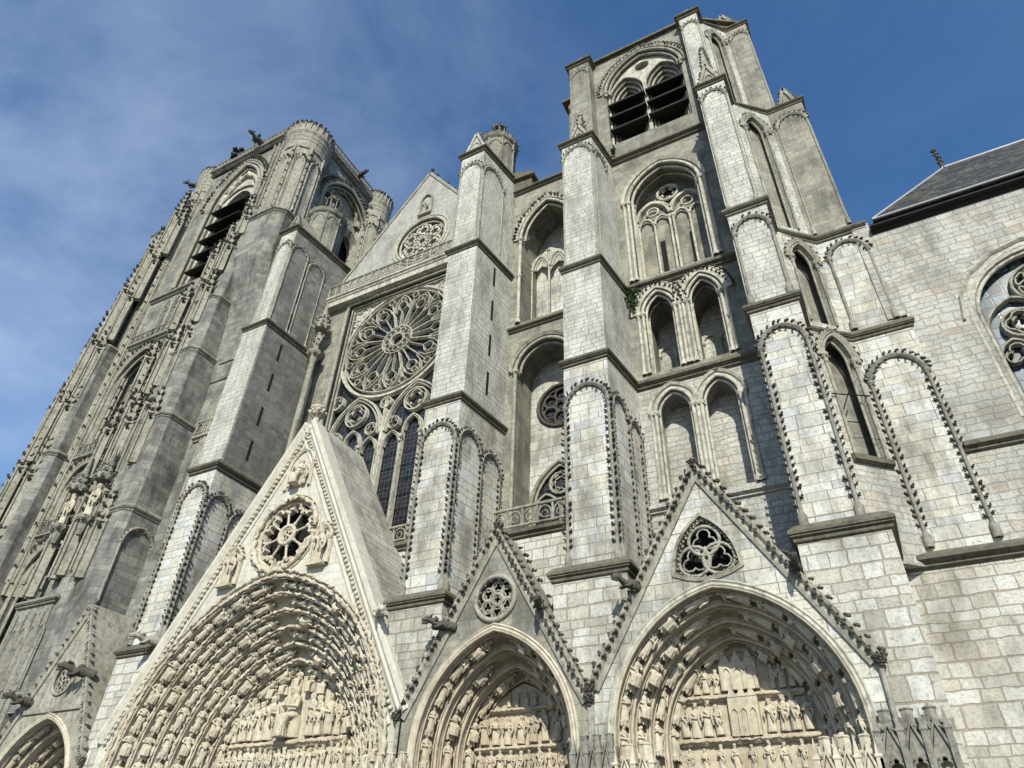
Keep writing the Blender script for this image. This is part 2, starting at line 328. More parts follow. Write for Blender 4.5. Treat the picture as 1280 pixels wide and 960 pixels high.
class Arch:
    def __init__(s, uc, a, zs, h): s.uc, s.a, s.zs, s.h = uc, a, zs, h; s.r = (a * a + h * h) / (2 * a); s.c = s.r - a
    def path(s, off=0., n=8, zb=None):
        r = s.r - off; c = s.c; th = acos(max(-1, min(1, -c / r))); lft = []
        for k in range(n + 1):
            t = pi + (th - pi) * k / n; lft.append((s.uc + c + r * cos(t), s.zs + r * sin(t)))
        lft[-1] = (s.uc, lft[-1][1]); pts = lft + [(2 * s.uc - u, z) for u, z in lft[-2::-1]]
        if zb is not None: pts = [(pts[0][0], zb)] + pts + [(pts[-1][0], zb)]
        return pts
    def at(s, off, side, d):               # point at arc length d above the spring line, its tangent and inward normal
        r = s.r - off
        if d < 0: u, z, tx, tz = s.c - r, s.zs + d, 0., 1.
        else:
            t = pi - d / r; u, z, tx, tz = s.c + r * cos(t), s.zs + r * sin(t), sin(t), -cos(t)
        nx, nz = tz, -tx
        return (s.uc + u if side < 0 else s.uc - u, z), (tx if side < 0 else -tx, tz), (nx if side < 0 else -nx, nz)
    def length(s, off):
        r = s.r - off; return r * (pi - acos(max(-1, min(1, -s.c / r))))
def circle(c, r, n=24, a0=0): return [(c[0] + r * cos(a0 + 2 * pi * k / n), c[1] + r * sin(a0 + 2 * pi * k / n)) for k in range(n)]
def foil(c, R, n, a0=pi / 2, m=7, k=.52):
    """outline of an n-foil inside radius R"""
    pts = []; q = R * (1 - k); rr = R * k
    for i in range(n):
        t = a0 + 2 * pi * i / n; cx, cz = c[0] + q * cos(t), c[1] + q * sin(t); half = pi * .5 + pi / n * .55
        for j in range(m): 
            a = t - half + 2 * half * j / (m - 1); pts.append((cx + rr * cos(a), cz + rr * sin(a)))
    return pts
def rect(u0, u1, z0, z1): return [(u0, z0), (u1, z0), (u1, z1), (u0, z1)]
def bar(w, d): return [(-w / 2, 0), (-w / 4, d), (w / 4, d), (w / 2, 0), (w / 3, -d * .6), (-w / 3, -d * .6)]
def capital(mb, fr, u, z, w, r):
    c = fr.p(u, z, w)
    mb.lathe(c, [(r * .95, -.42 * 1), (r * 1.15, -.38), (r * 1.0, -.32), (r * 1.25, -.15), (r * 1.8, 0), (r * 1.9, .02), (r * 1.9, .12), (r * 1.2, .14)], 8)
    for k in range(5):
        t = 2 * pi * k / 5 + .3; d = Vector((cos(t), sin(t), .35)); crocket(mb, c + Vector((cos(t), sin(t), 0)) * r * 1.3 + Vector((0, 0, -.1)), d, Vector((0, 0, -1)), r * 1.1)
def colonnette(mb, fr, u, z0, z1, w, r, cap=True):
    mb.tube([fr.p(u, z0, w), fr.p(u, z1, w)], r, 8)
    mb.lathe(fr.p(u, z0, w), [(r * 1.7, 0), (r * 1.7, .15), (r * 1.3, .22), (r * 1.5, .3), (r, .36)], 8)
    if cap: capital(mb, fr, u, z1, w, r)
def offset_poly(poly, d):
    n = len(poly); ar = sum(poly[i][0] * poly[(i + 1) % n][1] - poly[(i + 1) % n][0] * poly[i][1] for i in range(n)); sg = 1 if ar > 0 else -1; out = []
    for i in range(n):
        a, b, c = poly[i - 1], poly[i], poly[(i + 1) % n]
        d1 = Vector((b[0] - a[0], b[1] - a[1])).normalized(); d2 = Vector((c[0] - b[0], c[1] - b[1])).normalized()
        n1 = Vector((d1.y, -d1.x)) * sg; n2 = Vector((d2.y, -d2.x)) * sg; m = (n1 + n2); m.normalize(); k = max(.4, m.dot(n1))
        out.append((b[0] + m.x * d / k, b[1] + m.y * d / k))
    return out
def ledge(mb, poly, z, over=.25, h=.45):
    """a string course round a plan outline: undercut drip, nose, sloping weathering above"""
    prof = [(.0, -h), (over * .4, -h * .86), (over * .46, -h * .7), (over * .3, -h * .58), (over * .8, -h * .45), (over * .72, -h * .36), (over, -h * .26), (over * 1.02, -h * .02), (over * .5, h * .3), (-.05, h * .62)]
    mb.loft([[(x, y, z + zz) for x, y in offset_poly(poly, o)] for o, zz in prof])
def string(mb, fr, u0, u1, z, over=.28, h=.45):
    prof = [(.0, -h), (over * .45, -h * .8), (over * .4, -h * .6), (over, -h * .35), (over, 0), (over * .6, h * .2), (-.02, h * .5), (-.02, -h)]
    mb.loft([[fr.p(u, z + b, a) for a, b in prof] for u in (u0, u1)])
def balustrade(mb, fr, u0, u1, z0, z1, pitch=.9):
    n = max(1, round((u1 - u0) / pitch)); p = (u1 - u0) / n; h = z1 - z0
    for z, r in ((z0 + .06, .07), (z1, .1)): mb.tube([fr.p(u0, z), fr.p(u1, z)], r, 5)
    for i in range(n + 1): mb.tube([fr.p(u0 + i * p, z0), fr.p(u0 + i * p, z1)], .06, 5)
    for i in range(n):
        c = u0 + (i + .5) * p; A = Arch(c, p * .42, z0 + h * .45, h * .42); roll(mb, fr, A.path(0, 4, z0), 0, 0, .045, n=4)
        roll(mb, fr, circle((c, z0 + h * .42), p * .22, 8), 0, 0, .04, True, 4)
def arch_rolls(mb, fr, A, zb, offs, n=8):
    for off, w, r in offs: roll(mb, fr, A.path(-off, n, zb), 0, w, r)
def hood(mb, cm, fr, A, off=.15, wid=.35, w=.06, step=.42, s=.2, inner=True, zb=None, n=8):
    """a crocketed label round an arch: flat band between two rolls with leaf buds on both edges"""
    mould(mb, fr, A.path(-off, n, zb), [(0, -.05), (0, w), (wid * .5, w + .06), (wid, w), (wid, -.05)])
    roll(mb, fr, A.path(-off, n, zb), 0, w, .06); roll(mb, fr, A.path(-off - wid, n, zb), 0, w, .06)
    crockets(cm, fr, A.path(-off - wid, n * 2, zb), step, s, 0, w, .5)
    if inner: crockets(cm, fr, A.path(-off - wid * .5, n * 2, zb), step, s * .8, 0, w + .06, 1.6)

# ------------------------------------------------------------------ carved figures (one unit tall, facing -Y)
def remesh(mb, voxel, ratio, mat):
    me = bpy.data.meshes.new('carving'); me.from_pydata(mb.v, [], mb.f)
    o = bpy.data.objects.new('carving', me); COL.objects.link(o)
    r = o.modifiers.new('r', 'REMESH'); r.mode = 'VOXEL'; r.voxel_size = voxel
    d = o.modifiers.new('d', 'DECIMATE'); d.ratio = ratio
    dg = bpy.context.evaluated_depsgraph_get(); m2 = bpy.data.meshes.new_from_object(o.evaluated_get(dg))
    bpy.data.objects.remove(o); bpy.data.meshes.remove(me)
    m2.materials.clear(); m2.materials.append(mat); m2.polygons.foreach_set('use_smooth', [True] * len(m2.polygons))
    return m2
def ering(c, rx, ry, n=20, fold=0., ph=0., nf=7):
    return [(c[0] + rx * (1 + fold * sin(nf * 2 * pi * k / n + ph)) * cos(2 * pi * k / n), c[1] + ry * (1 + fold * sin(nf * 2 * pi * k / n + ph)) * sin(2 * pi * k / n), c[2]) for k in range(n)]
def head(mb, c, s, beard, crown, tilt=0.):
    x, y, z = c
    mb.loft([ering((x, y, z - .06 * s), .028 * s, .03 * s), ering((x, y - .004 * s, z - .045 * s), .043 * s, .05 * s), ering((x, y, z), .054 * s, .064 * s), ering((x, y, z + .045 * s), .05 * s, .058 * s), ering((x, y, z + .07 * s), .022 * s, .026 * s)])
    mb.box(x - .009 * s, x + .009 * s, y - .082 * s, y - .04 * s, z - .018 * s, z + .012 * s)
    mb.box(x - .035 * s, x + .035 * s, y - .07 * s, y - .04 * s, z + .014 * s, z + .028 * s)
    mb.loft([ering((x, y + .018 * s, z - .07 * s), .056 * s, .045 * s), ering((x, y + .018 * s, z), .066 * s, .06 * s), ering((x, y + .012 * s, z + .06 * s), .055 * s, .06 * s), ering((x, y + .012 * s, z + .085 * s), .02 * s, .02 * s)])
    if beard: mb.loft([ering((x, y - .045 * s, z - .1 * s), .012 * s, .012 * s), ering((x, y - .045 * s, z - .045 * s), .036 * s, .026 * s), ering((x, y - .03 * s, z - .02 * s), .03 * s, .02 * s)])
    if crown: mb.loft([ering((x, y, z + .045 * s), .064 * s, .07 * s), ering((x, y, z + .1 * s), .075 * s, .08 * s, 20, .12, 0, 5)])
def figure_mb(kind, seed):
    q = random.Random(seed); mb = MB(); ph = q.uniform(0, 6); sway = q.uniform(-.02, .02)
    if kind == 'seated':
        z0 = .0
        mb.loft([ering((0, -.15, 0), .15, .10, 22, .12, ph), ering((0, -.16, .18), .135, .085, 22, .13, ph + .5), ering((0, -.15, .34), .14, .09, 22, .06, ph), ering((0, -.13, .40), .10, .05)])
        mb.loft([ering((0, .06, 0), .17, .12), ering((0, .05, .3), .17, .13), ering((0, .02, .42), .15, .13), ering((0, .03, .56), .11, .09, 22, .05, ph), ering((0, .02, .70), .135, .085), ering((0, .02, .76), .11, .065), ering((0, .01, .80), .045, .045), ering((0, 0, .86), .035, .04)])
        for sx in (-1, 1): mb.tube([(sx * .09, .02, .40), (sx * .095, -.14, .37), (sx * .08, -.19, .12)], [.085, .08, .05], 8)
        hz, sh, lap = .885, .74, .46
        head(mb, (0, -.005, hz), 1.15, q.random() < .5, q.random() < .3)
        for sx in (-1, 1):
            e = (sx * (.18 + q.uniform(0, .03)), -.03, sh - .2); h = (sx * q.uniform(.02, .1), -.16, lap + q.uniform(0, .16))
            mb.tube([(sx * .12, .02, sh), e, h], [.05, .046, .03], 8)
        for k in range(6):
            a = (k - 2.5) * .05; mb.tube([(a * 1.1, -.2 + abs(a) * .2, .37), (a * 1.12, -.235 + abs(a) * .3, .2), (a * 1.15, -.24 + abs(a) * .35, .0)], [.01, .016, .02], 5)
    else:
        mb.loft([ering((sway, 0, 0), .125, .10, 24, .10, ph), ering((sway, 0, .1), .12, .095, 24, .14, ph), ering((0, -.01, .28), .112, .088, 24, .15, ph + .3), ering((0, -.005, .45), .108, .08, 24, .10, ph + .7), ering((0, 0, .56), .095, .07, 24, .05, ph), ering((0, 0, .70), .118, .076), ering((0, 0, .77), .125, .07), ering((0, 0, .805), .085, .055), ering((0, -.004, .83), .038, .038), ering((0, -.008, .87), .033, .036)])
        head(mb, (0, -.01, .915), 1., q.random() < .55, q.random() < .25)
        for sx in (-1, 1):
            e = (sx * (.155 + q.uniform(0, .02)), -.01, .585); h = (sx * q.uniform(-.01, .08), -.125, .56 + q.uniform(-.04, .13))
            mb.tube([(sx * .112, 0, .76), e, h], [.042, .042, .026], 8)
            mb.tube([e, (e[0] * .95, e[1] - .03, .38)], [.045, .012], 8)
        for k in range(7):
            a = -pi * .5 + (k - 3) * .42 + q.uniform(-.1, .1); w = q.uniform(.7, 1.0)
            mb.tube([(.085 * cos(a), .07 * sin(a) * 1.05, .6), (.108 * cos(a + .08), .094 * sin(a), .32 * w), (.12 * cos(a + .14), .105 * sin(a), .0)], [.008, .015, .02], 5)
        if q.random() < .6: mb.box(-.06, .05, -.17, -.11, .55, .69)              # a book
        else: mb.tube([(.07, -.14, .72), (.06, -.15, .5), (.1, -.14, .3)], [.02, .03, .025], 5)   # a scroll
        mb.tube([(-.11, -.04, .72), (0, -.1, .6), (.1, -.085, .46), (.12, -.05, .3)], [.03, .03, .035, .02], 7)
    if kind in ('winged',):
        for sx in (-1, 1): mb.loft([[(sx * .08, .05, .80), (sx * .20, .07, .86), (sx * .20, .1, .84), (sx * .08, .1, .78)], [(sx * .09, .05, .55), (sx * .24, .07, .6), (sx * .24, .1, .6), (sx * .09, .1, .55)], [(sx * .12, .05, .25), (sx * .17, .06, .25), (sx * .17, .09, .25), (sx * .12, .09, .25)]])
    return mb
def dais(mb, seed):                          # carved block under a voussoir figure: gabled canopy over the one below
    mb.loft([[(.155 * k * cos(t), .03 + .13 * k * sin(t), z) for t in [2 * pi * i / 8 for i in range(8)]] for z, k in ((-.17, .7), (-.16, .95), (-.06, .95), (-.05, 1.1), (.01, 1.0))])
    for i in range(5):
        t = pi + pi * i / 4; x, y = .15 * cos(t), .03 + .12 * sin(t)
        mb.loft([[(x + a, y + b, z) for a, b in ((-.022, -.022), (.022, -.022), (.022, .022), (-.022, .022))] for z in (-.21, -.02)])
        mb.tube([(x * .8, y * .8, -.05), (x * 1.12, y * 1.12, .03)], [.03, .02], 5)
FIG = {}
def figs(matname, mat):
    if matname in FIG: return FIG[matname]
    base = FIG.get('_base')
    if base is None:
        base = {'voussoir': [], 'standing': [], 'seated': []}
        for i, k in enumerate(('seated', 'winged', 'standing', 'winged', 'seated', 'standing', 'winged')):
            mb = figure_mb(k, 11 + i)
            if k == 'standing': pass
            dais(mb, i); base['voussoir'].append(remesh(mb, .0135, .28, mat))
        for i in range(6): base['standing'].append(remesh(figure_mb('standing', 40 + i), .0125, .25, mat))
        for i in range(2): base['seated'].append(remesh(figure_mb('seated', 60 + i), .0125, .3, mat))
        FIG['_base'] = base; FIG[matname] = base; return base
    out = {}
    for k, l in base.items():
        out[k] = []
        for m in l: c = m.copy(); c.materials.clear(); c.materials.append(mat); out[k].append(c)
    FIG[matname] = out; return out
def place(me, name, parent, pos, up=Vector((0, 0, 1)), face=Vector((0, -1, 0)), s=1., wide=1.):
    up = up.normalized(); f = (face - up * face.dot(up)).normalized(); x = (-f).cross(up)
    o = bpy.data.objects.new(name, me); COL.objects.link(o); o.parent = parent
    m = Matrix((( x.x * s * wide, -f.x * s * wide, up.x * s, 0), (x.y * s * wide, -f.y * s * wide, up.y * s, 0), (x.z * s * wide, -f.z * s * wide, up.z * s, 0), (0, 0, 0, 1)))
    o.matrix_local = Matrix.Translation(Vector(pos) - origin_of(parent)) @ m
    return o

# ------------------------------------------------------------------ ground
g = MB(); g.add([(-900, -900, 0), (900, -900, 0), (900, 900, 0), (-900, 900, 0)], [(0, 1, 2, 3)])
tag(g.build('ground', PAVE), 'pale stone paving of the square in front of the cathedral', 'ground', kind='structure')

# ------------------------------------------------------------------ buttress piers
def stage_poly(x0, x1, yf, yb, x1b=None, x0b=None):
    return [(x0 if x0b is None else x0b, yb), (x0, yf), (x1, yf), (x1 if x1b is None else x1b, yb)]
def blind_panel(par, fr, u0, u1, zb, zs, mat, leafmat, left=True, right=True, h=None, s=.2, r=.085, step=.36, deep=.1, name='blind_arch', leaf=True):
    """corner shafts joined by a round-headed crocketed moulding"""
    mb = MB(); cm = mb.sub(); a = (u1 - u0) / 2; A = Arch((u0 + u1) / 2, a, zs, h or a * 1.12)
    mould(mb, fr, A.path(0, 10), [(-.12, -.05), (-.12, deep), (0, deep + .08), (.12, deep), (.12, -.05)])
    crockets(cm, fr, A.path(-.12, 20), step * .8, s, 0, deep, .45)
    crockets(cm, fr, A.path(.12, 20), step * .9, s * .75, 0, deep, .9, -1)
    for u, on in ((u0, left), (u1, right)):
        if not on: continue
        mb.tube([fr.p(u, zb, deep * .4), fr.p(u, zs, deep * .4)], r, 8)
        mb.lathe(fr.p(u, zb, deep * .4), [(r * 2.2, 0), (r * 2.2, .5), (r * 1.5, .6), (r, .75)], 8)
        capital(mb, fr, u, zs, deep * .4, r)
        if not leaf: continue
        crockets(cm, fr, [(u + .1, zb + .8), (u + .1, zs - .2)], step, s * .85, 0, deep * .5, .5, -1)
        crockets(cm, fr, [(u - .1, zb + .8), (u - .1, zs - .2)], step, s * .85, 0, deep * .5, .5, 1)
    o = mb.build(name, mat, par); cm.build('crockets', leafmat, par)
    return o
def gablet(par, fr, u0, u1, z, h, th, mat, leafmat, spire=0., name='gablet', blind=True):
    mb = MB(); cm = mb.sub(); c = (u0 + u1) / 2
    plate(mb, fr, [(u0, z), (u1, z), (c, z + h)], (), -th, 0)
    for a, b in (((u0, z), (c, z + h)), ((c, z + h), (u1, z))):
        mould(mb, fr, [a, b], [(-.1, -th), (-.1, .12), (.12, .12), (.12, -th)]); crockets(cm, fr, [a, b], .42, .22, .1, .0, .2)
    if blind: roll(mb, fr, Arch(c, (u1 - u0) * .2, z + h * .25, h * .25).path(0, 6, z + .1), 0, .03, .06)
    p = fr.p(c, z + h, -th * .5)
    if spire:
        w = .28
        mb.loft([[(p.x + sx * k, p.y + sy * k, p.z + zz) for sx, sy in ((-w, -w), (w, -w), (w, w), (-w, w))] for zz, k in ((-.8, 1), (.2, 1), (.25, 1.25), (.35, .95), (spire, .15))])
        for zz in [.5 + i * .45 for i in range(int((spire - .5) / .45))]:
            k = w * (.95 - .8 * (zz - .35) / spire)
            for sx, sy in ((-1, -1), (1, -1), (1, 1), (-1, 1)): crocket(cm, p + Vector((sx * k, sy * k, zz)), Vector((sx, sy, .4)), Vector((0, 0, 1)), .2)
        blob(cm, p + Vector((0, 0, spire)), .22, .2)
    else:
        mb.tube([p, p + Vector((0, 0, .6))], .1, 6)
        for t in range(4): crocket(cm, p + Vector((0, 0, .35)), Vector((cos(t * pi / 2), sin(t * pi / 2), .4)), Vector((0, 0, 1)), .26)
        blob(cm, p + Vector((0, 0, .7)), .18, .2)
    o = mb.build(name, mat, par); cm.build('crockets', leafmat, par); return o
def slit(par, fr, u, z0, z1, w=.22):
    mb = MB(); plate(mb, fr, rect(u - w / 2, u + w / 2, z0, z1), (), -.02, .012); mb.build('slit_window', VOID, par)  # flat black strip: the slit's inner shade put into colour
PORTALS = [Arch(-44.25, 3.75, 5.4, 4.6), Arch(-28.75, 8.75, 6.2, 9.8), Arch(-14.85, 3.6, 6.8, 4.6), Arch(-5.42, 4.28, 6.8, 5.05)]
def plinth(par, x0, x1, yf, yb, z1, mat):
    rings = []
    for i in range(31):
        z = z1 * i / 30; a, b = x0, x1
        for A in PORTALS:
            if z < A.zs: w = A.a
            elif z - A.zs < A.r: w = sqrt(A.r ** 2 - (z - A.zs) ** 2) - A.c
            else: continue
            if w <= 0: continue
            w += .05
            if A.uc < (x0 + x1) / 2: a = max(a, A.uc + w)
            else: b = min(b, A.uc - w)
        rings.append([(a, yb, z), (a, yf, z), (b, yf, z), (b, yb, z)])
    mb = MB(); mb.loft(rings); return mb.build('plinth', mat, par)
def stage(par, name, poly, z0, z1, mat):
    mb = MB(); mb.prism(poly, z0, z1); return mb.build(name, mat, par)
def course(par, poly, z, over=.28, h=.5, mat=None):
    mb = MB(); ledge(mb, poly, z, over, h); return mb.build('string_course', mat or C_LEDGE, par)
Z0, Z1, Z2, Z3, Z4 = 13.45, 25.45, 33.0, 46.5, 61.0
PIERS = 'buttress piers of the west front'

# --- pier between the two right-hand portals (south tower, left)
t = thing('buttress_pier', 'tall pale pier left of the twin niches, between the two smaller portal gables', 'buttress', (-10.4, 28, 0), PIERS)
pb = [(-12.15, 30.6), (-12.15, 26.25), (-8.8, 26.25), (-8.75, 30.6)]
plinth(t, -12.15, -8.8, 26.25, 30.6, Z0 - .2, S_BASE); course(t, pb, Z0, .24, .46)
p1 = stage_poly(-11.68, -9.2, 26.7, 31, -8.7); stage(t, 'shaft', p1, Z0 + .1, Z1 - .2, S_PANEL); course(t, p1, Z1, .22, .46)
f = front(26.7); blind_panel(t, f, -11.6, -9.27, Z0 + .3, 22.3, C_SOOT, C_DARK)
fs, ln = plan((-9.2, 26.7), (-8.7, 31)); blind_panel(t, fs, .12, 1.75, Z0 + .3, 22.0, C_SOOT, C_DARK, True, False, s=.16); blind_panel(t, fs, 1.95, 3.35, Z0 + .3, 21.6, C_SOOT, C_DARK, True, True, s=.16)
p2 = stage_poly(-11.72, -9.3, 26.9, 31, -8.8); stage(t, 'shaft', p2, Z1 + .1, Z2 - .2, S_PALE); course(t, p2, Z2, .2, .5)
p3 = stage_poly(-11.75, -9.45, 27.3, 31, -8.95); stage(t, 'shaft', p3, Z2 + .1, Z3 - .2, S_PALE); course(t, p3, Z3, .25, .5)
f = front(27.3); blind_panel(t, f, -11.68, -9.52, Z2 + .3, 44.4, C_GREY, C_FINIAL, s=.17, r=.06, step=.4, deep=.06, leaf=False)
fs, ln = plan((-9.45, 27.3), (-8.95, 31)); blind_panel(t, fs, .3, 1.9, Z2 + .3, 44.2, C_GREY, C_FINIAL, True, False, s=.18, r=.06, step=.4, deep=.06, leaf=False)
gablet(t, front(27.8), -11.5, -9.7, Z3 + .25, 2.3, 1.2, C_GREY, C_FINIAL, 2.2)
p4 = stage_poly(-11.75, -9.95, 29.3, 31, -9.9); stage(t, 'shaft', p4, Z3 + .1, Z4 - .2, S_WORN); course(t, p4, Z4, .3, .45)
blind_panel(t, front(29.3), -11.65, -10.05, Z3 + .3, 58.8, C_GREY, C_FINIAL, s=.15, r=.05, step=.4, deep=.05, leaf=False)
gablet(t, front(29.8), -11.5, -10.2, Z4 + .2, 1.3, .8, C_GREY, C_FINIAL)

# --- pier right of the big tower niches, with P5 joined by a diagonal arcade
t = thing('buttress_pier', 'pale pier right of the twin niches, its dark base ledge beside the widest small portal', 'buttress', (-.7, 28, 0), PIERS)
pb = [(-2.1, 31), (-2.1, 26.25), (1.12, 26.25), (1.12, 31.2)]
plinth(t, -2.1, 1.12, 26.25, 31, Z0 - .2, S_BASE); course(t, pb, Z0, .24, .48)
p1 = stage_poly(-1.85, .42, 26.7, 30.6, .42); stage(t, 'shaft', p1, Z0 + .1, Z1 - .2, S_PANEL); course(t, p1, Z1, .22, .46)
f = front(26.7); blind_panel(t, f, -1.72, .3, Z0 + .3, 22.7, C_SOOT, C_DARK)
p2 = stage_poly(-1.8, .3, 26.95, 30.6, .35); stage(t, 'shaft', p2, Z1 + .1, Z2 - .2, S_PALE); course(t, p2, Z2, .2, .5)
blind_panel(t, front(26.95), -1.65, .2, Z1 + .3, 30.9, C_SOOT, C_DARK, s=.18, step=.4, leaf=False)
p3 = stage_poly(-1.78, .0, 27.3, 30.6, .05); stage(t, 'shaft', p3, Z2 + .1, Z3 - .2, S_PALE); course(t, p3, Z3, .22, .45)
blind_panel(t, front(27.3), -1.65, -.12, Z2 + .3, 44.6, C_GREY, C_FINIAL, s=.17, r=.06, step=.4, deep=.06, leaf=False)
gablet(t, front(27.7), -1.6, -.15, Z3 + .25, 2.6, 1.0, C_GREY, C_FINIAL, 3.2)
p4 = stage_poly(-2.0, -.55, 29.5, 31.4, -.5); stage(t, 'shaft', p4, Z3 + .1, Z4 - .2, S_PALE); course(t, p4, Z4, .3, .45)
blind_panel(t, front(29.5), -1.9, -.65, Z3 + .3, 58.9, C_GREY, C_FINIAL, s=.15, r=.05, step=.4, deep=.05, leaf=False)
gablet(t, front(30.0), -1.9, -.7, Z4 + .2, 1.3, .8, C_GREY, C_FINIAL)

# --- the south-west corner buttress: diagonal arcade, then a face level with the chapel
t = thing('buttress_pier', 'stepped corner buttress with open diagonal arches beside the slate-roofed chapel', 'buttress', (3, 32, 0), PIERS)
def corner(z0, z1, a, b, c, mat, A, zb, panel, leaf, pmat=S_PANEL, dark=.9, course_z=None):
    """a,b = ends of the diagonal, c = right end of the front face"""
    fr, ln = plan(a, b); mb = MB(); hole = A.path(0, 8, zb)
    plate(mb, fr, rect(0, ln, z0, z1), [hole], -.4, 0); mb.build('arcade_wall', mat, t)
    mb = MB(); plate(mb, fr, rect(-.1, ln + .1, zb - .3, z1), (), -dark - .3, -dark); mb.build('arcade_back', S_WORN, t)
    mb = MB(); cm = mb.sub(); arch_rolls(mb, fr, A, zb, [(.05, .06, .08), (-.14, -.2, .07)]); hood(mb, cm, fr, A, .2, .2, .08, .4, .17, False)
    for s_ in (-1, 1): capital(mb, fr, A.uc + s_ * (A.a + .05), A.zs, .06, .1)
    mb.build('arch_moulding', C_GREY, t); cm.build('crockets', leaf, t)
    mb = MB(); mb.prism([b, (c, b[1]), (c, b[1] + 2.2), (b[0], b[1] + 2.2)], z0, z1); mb.build('shaft', pmat, t)
fr_, ln_ = plan((.42, 29.2), (2.3, 30.95))
corner(Z0 - .3, Z1 - .2, (.42, 29.2), (2.3, 30.95), 5.0, S_RUBBLE, Arch(1.35, .78, 23.6, 1.5), 18.0, True, C_DARK)
blind_panel(t, front(30.95), 2.45, 4.85, Z0 + .5, 22.3, C_SOOT, C_DARK, s=.2)
mb = MB(); mb.loft([[fr_.p(u, z, w) for z, w in ((17.6, .0), (17.7, .25), (17.95, .25), (18.05, 0))] for u in (.3, 2.3)]); mb.build('sill', C_LEDGE, t)
mb = MB(); mb.tube([fr_.p(.2, 21.2, .1), fr_.p(2.3, 21.5, .15)], .035, 6); mb.tube([fr_.p(.6, 20.4, .1), fr_.p(1.5, 21.9, -.1)], .03, 6); mb.tube([fr_.p(.5, 18.9, .05), fr_.p(2.1, 19.1, .05)], .015, 5); mb.build('tie_rod', IRON, t)
def corner_course(a, b, c, z, over=.2, h=.45):
    course(t, [(a[0] - .1, a[1] + .05), b, (c, b[1]), (c, b[1] + 1.5), (a[0] - .1, b[1] + 1.5)][::1], z, over, h)
corner_course((.42, 29.2), (2.3, 30.95), 5.0, Z1)
corner(Z1 + .05, Z2 - .2, (.35, 29.25), (2.25, 31.1), 4.75, S_PANEL, Arch(1.3, .72, 30.7, 1.3), Z1 + .6, True, C_DARK, S_PANEL)
blind_panel(t, front(31.1), 2.6, 4.55, Z1 + .4, 31.0, C_SOOT, C_DARK, s=.19, step=.4, leaf=False)
corner_course((.35, 29.25), (2.25, 31.1), 4.75, Z2, .2, .5)
corner(Z2 + .05, Z3 - .2, (.05, 29.35), (2.05, 31.2), 4.3, S_PALE, Arch(1.3, .72, 43.6, 1.5), Z2 + .8, True, C_FINIAL, S_WORN, .55)
blind_panel(t, front(31.2), 2.35, 4.2, Z2 + .4, 44.2, C_GREY, C_FINIAL, s=.18, r=.06, step=.4, deep=.06, leaf=False)
corner_course((.05, 29.35), (2.05, 31.2), 4.3, Z3, .2, .45)
corner(Z3 + .05, Z4 - .2, (-.5, 30.5), (1.15, 32.2), 2.8, S_PALE, Arch(1.15, .6, 58.4, 1.2), Z3 + .8, True, C_FINIAL, S_WORN, .5)
blind_panel(t, front(32.2), 1.35, 2.7, Z3 + .4, 59.0, C_GREY, C_FINIAL, s=.15, r=.05, step=.4, deep=.05, leaf=False)
corner_course((-.5, 30.5), (1.15, 32.2), 2.8, Z4, .2, .45)
gablet(t, front(31.9), 2.9, 4.2, Z3 + .2, 2.6, 1.2, S_WORN, C_FINIAL, 0, 'gablet', False)
gablet(t, front(32.4), 0.3, 2.2, Z4 + .2, 2.6, 2.0, S_WORN, C_FINIAL, 0, 'gablet', False)

# --- pier right of the great central portal, with the stair turret behind its top
t = thing('buttress_pier', 'pier right of the great rose window, topped by a gablet and round stair turret', 'buttress', (-19.3, 28, 0), PIERS)
pb = [(-20.8, 31), (-20.8, 26.25), (-17.75, 26.25), (-17.7, 31)]
plinth(t, -20.8, -17.75, 26.25, 31, Z0 - .2, S_BASE); course(t, pb, Z0, .24, .46)
p1 = stage_poly(-20.5, -18.1, 26.65, 32.6, -17.35); stage(t, 'shaft', p1, Z0 + .1, Z1 - .2, S_PANEL); course(t, p1, Z1, .22, .46)
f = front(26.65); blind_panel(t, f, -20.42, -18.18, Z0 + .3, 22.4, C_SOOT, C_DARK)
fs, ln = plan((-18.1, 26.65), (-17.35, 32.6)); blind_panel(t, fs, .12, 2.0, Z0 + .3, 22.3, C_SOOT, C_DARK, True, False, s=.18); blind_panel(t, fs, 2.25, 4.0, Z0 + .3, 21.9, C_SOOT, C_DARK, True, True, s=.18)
ZP = 38.9
p2 = stage_poly(-20.45, -18.1, 26.9, 32.6, -17.35); stage(t, 'shaft', p2, Z1 + .1, ZP - .2, S_PALE); course(t, p2, ZP, .24, .5)
fs, ln = plan((-18.1, 26.9), (-17.35, 32.6))
for z in (26.8, 29.9, 33.0, 36.2): slit(t, fs, 2.1, z, z + 1.8)
p3 = stage_poly(-20.6, -18.5, 27.3, 32.6, -17.6); stage(t, 'shaft', p3, ZP + .1, 50.6, S_PALE); course(t, p3, 50.9, .28, .5)
blind_panel(t, front(27.3), -20.5, -18.6, ZP + .3, 48.2, C_GREY, C_FINIAL, s=.18, r=.07, step=.4, deep=.06, leaf=False)
fs, ln = plan((-18.5, 27.3), (-17.6, 32.6)); blind_panel(t, fs, .15, 2.6, ZP + .3, 47.8, C_GREY, C_FINIAL, True, True, s=.18, r=.07, step=.4, deep=.06, leaf=False)
gablet(t, front(27.5), -20.4, -18.6, 51.1, 2.6, 3.5, S_PALE, C_FINIAL, 0)
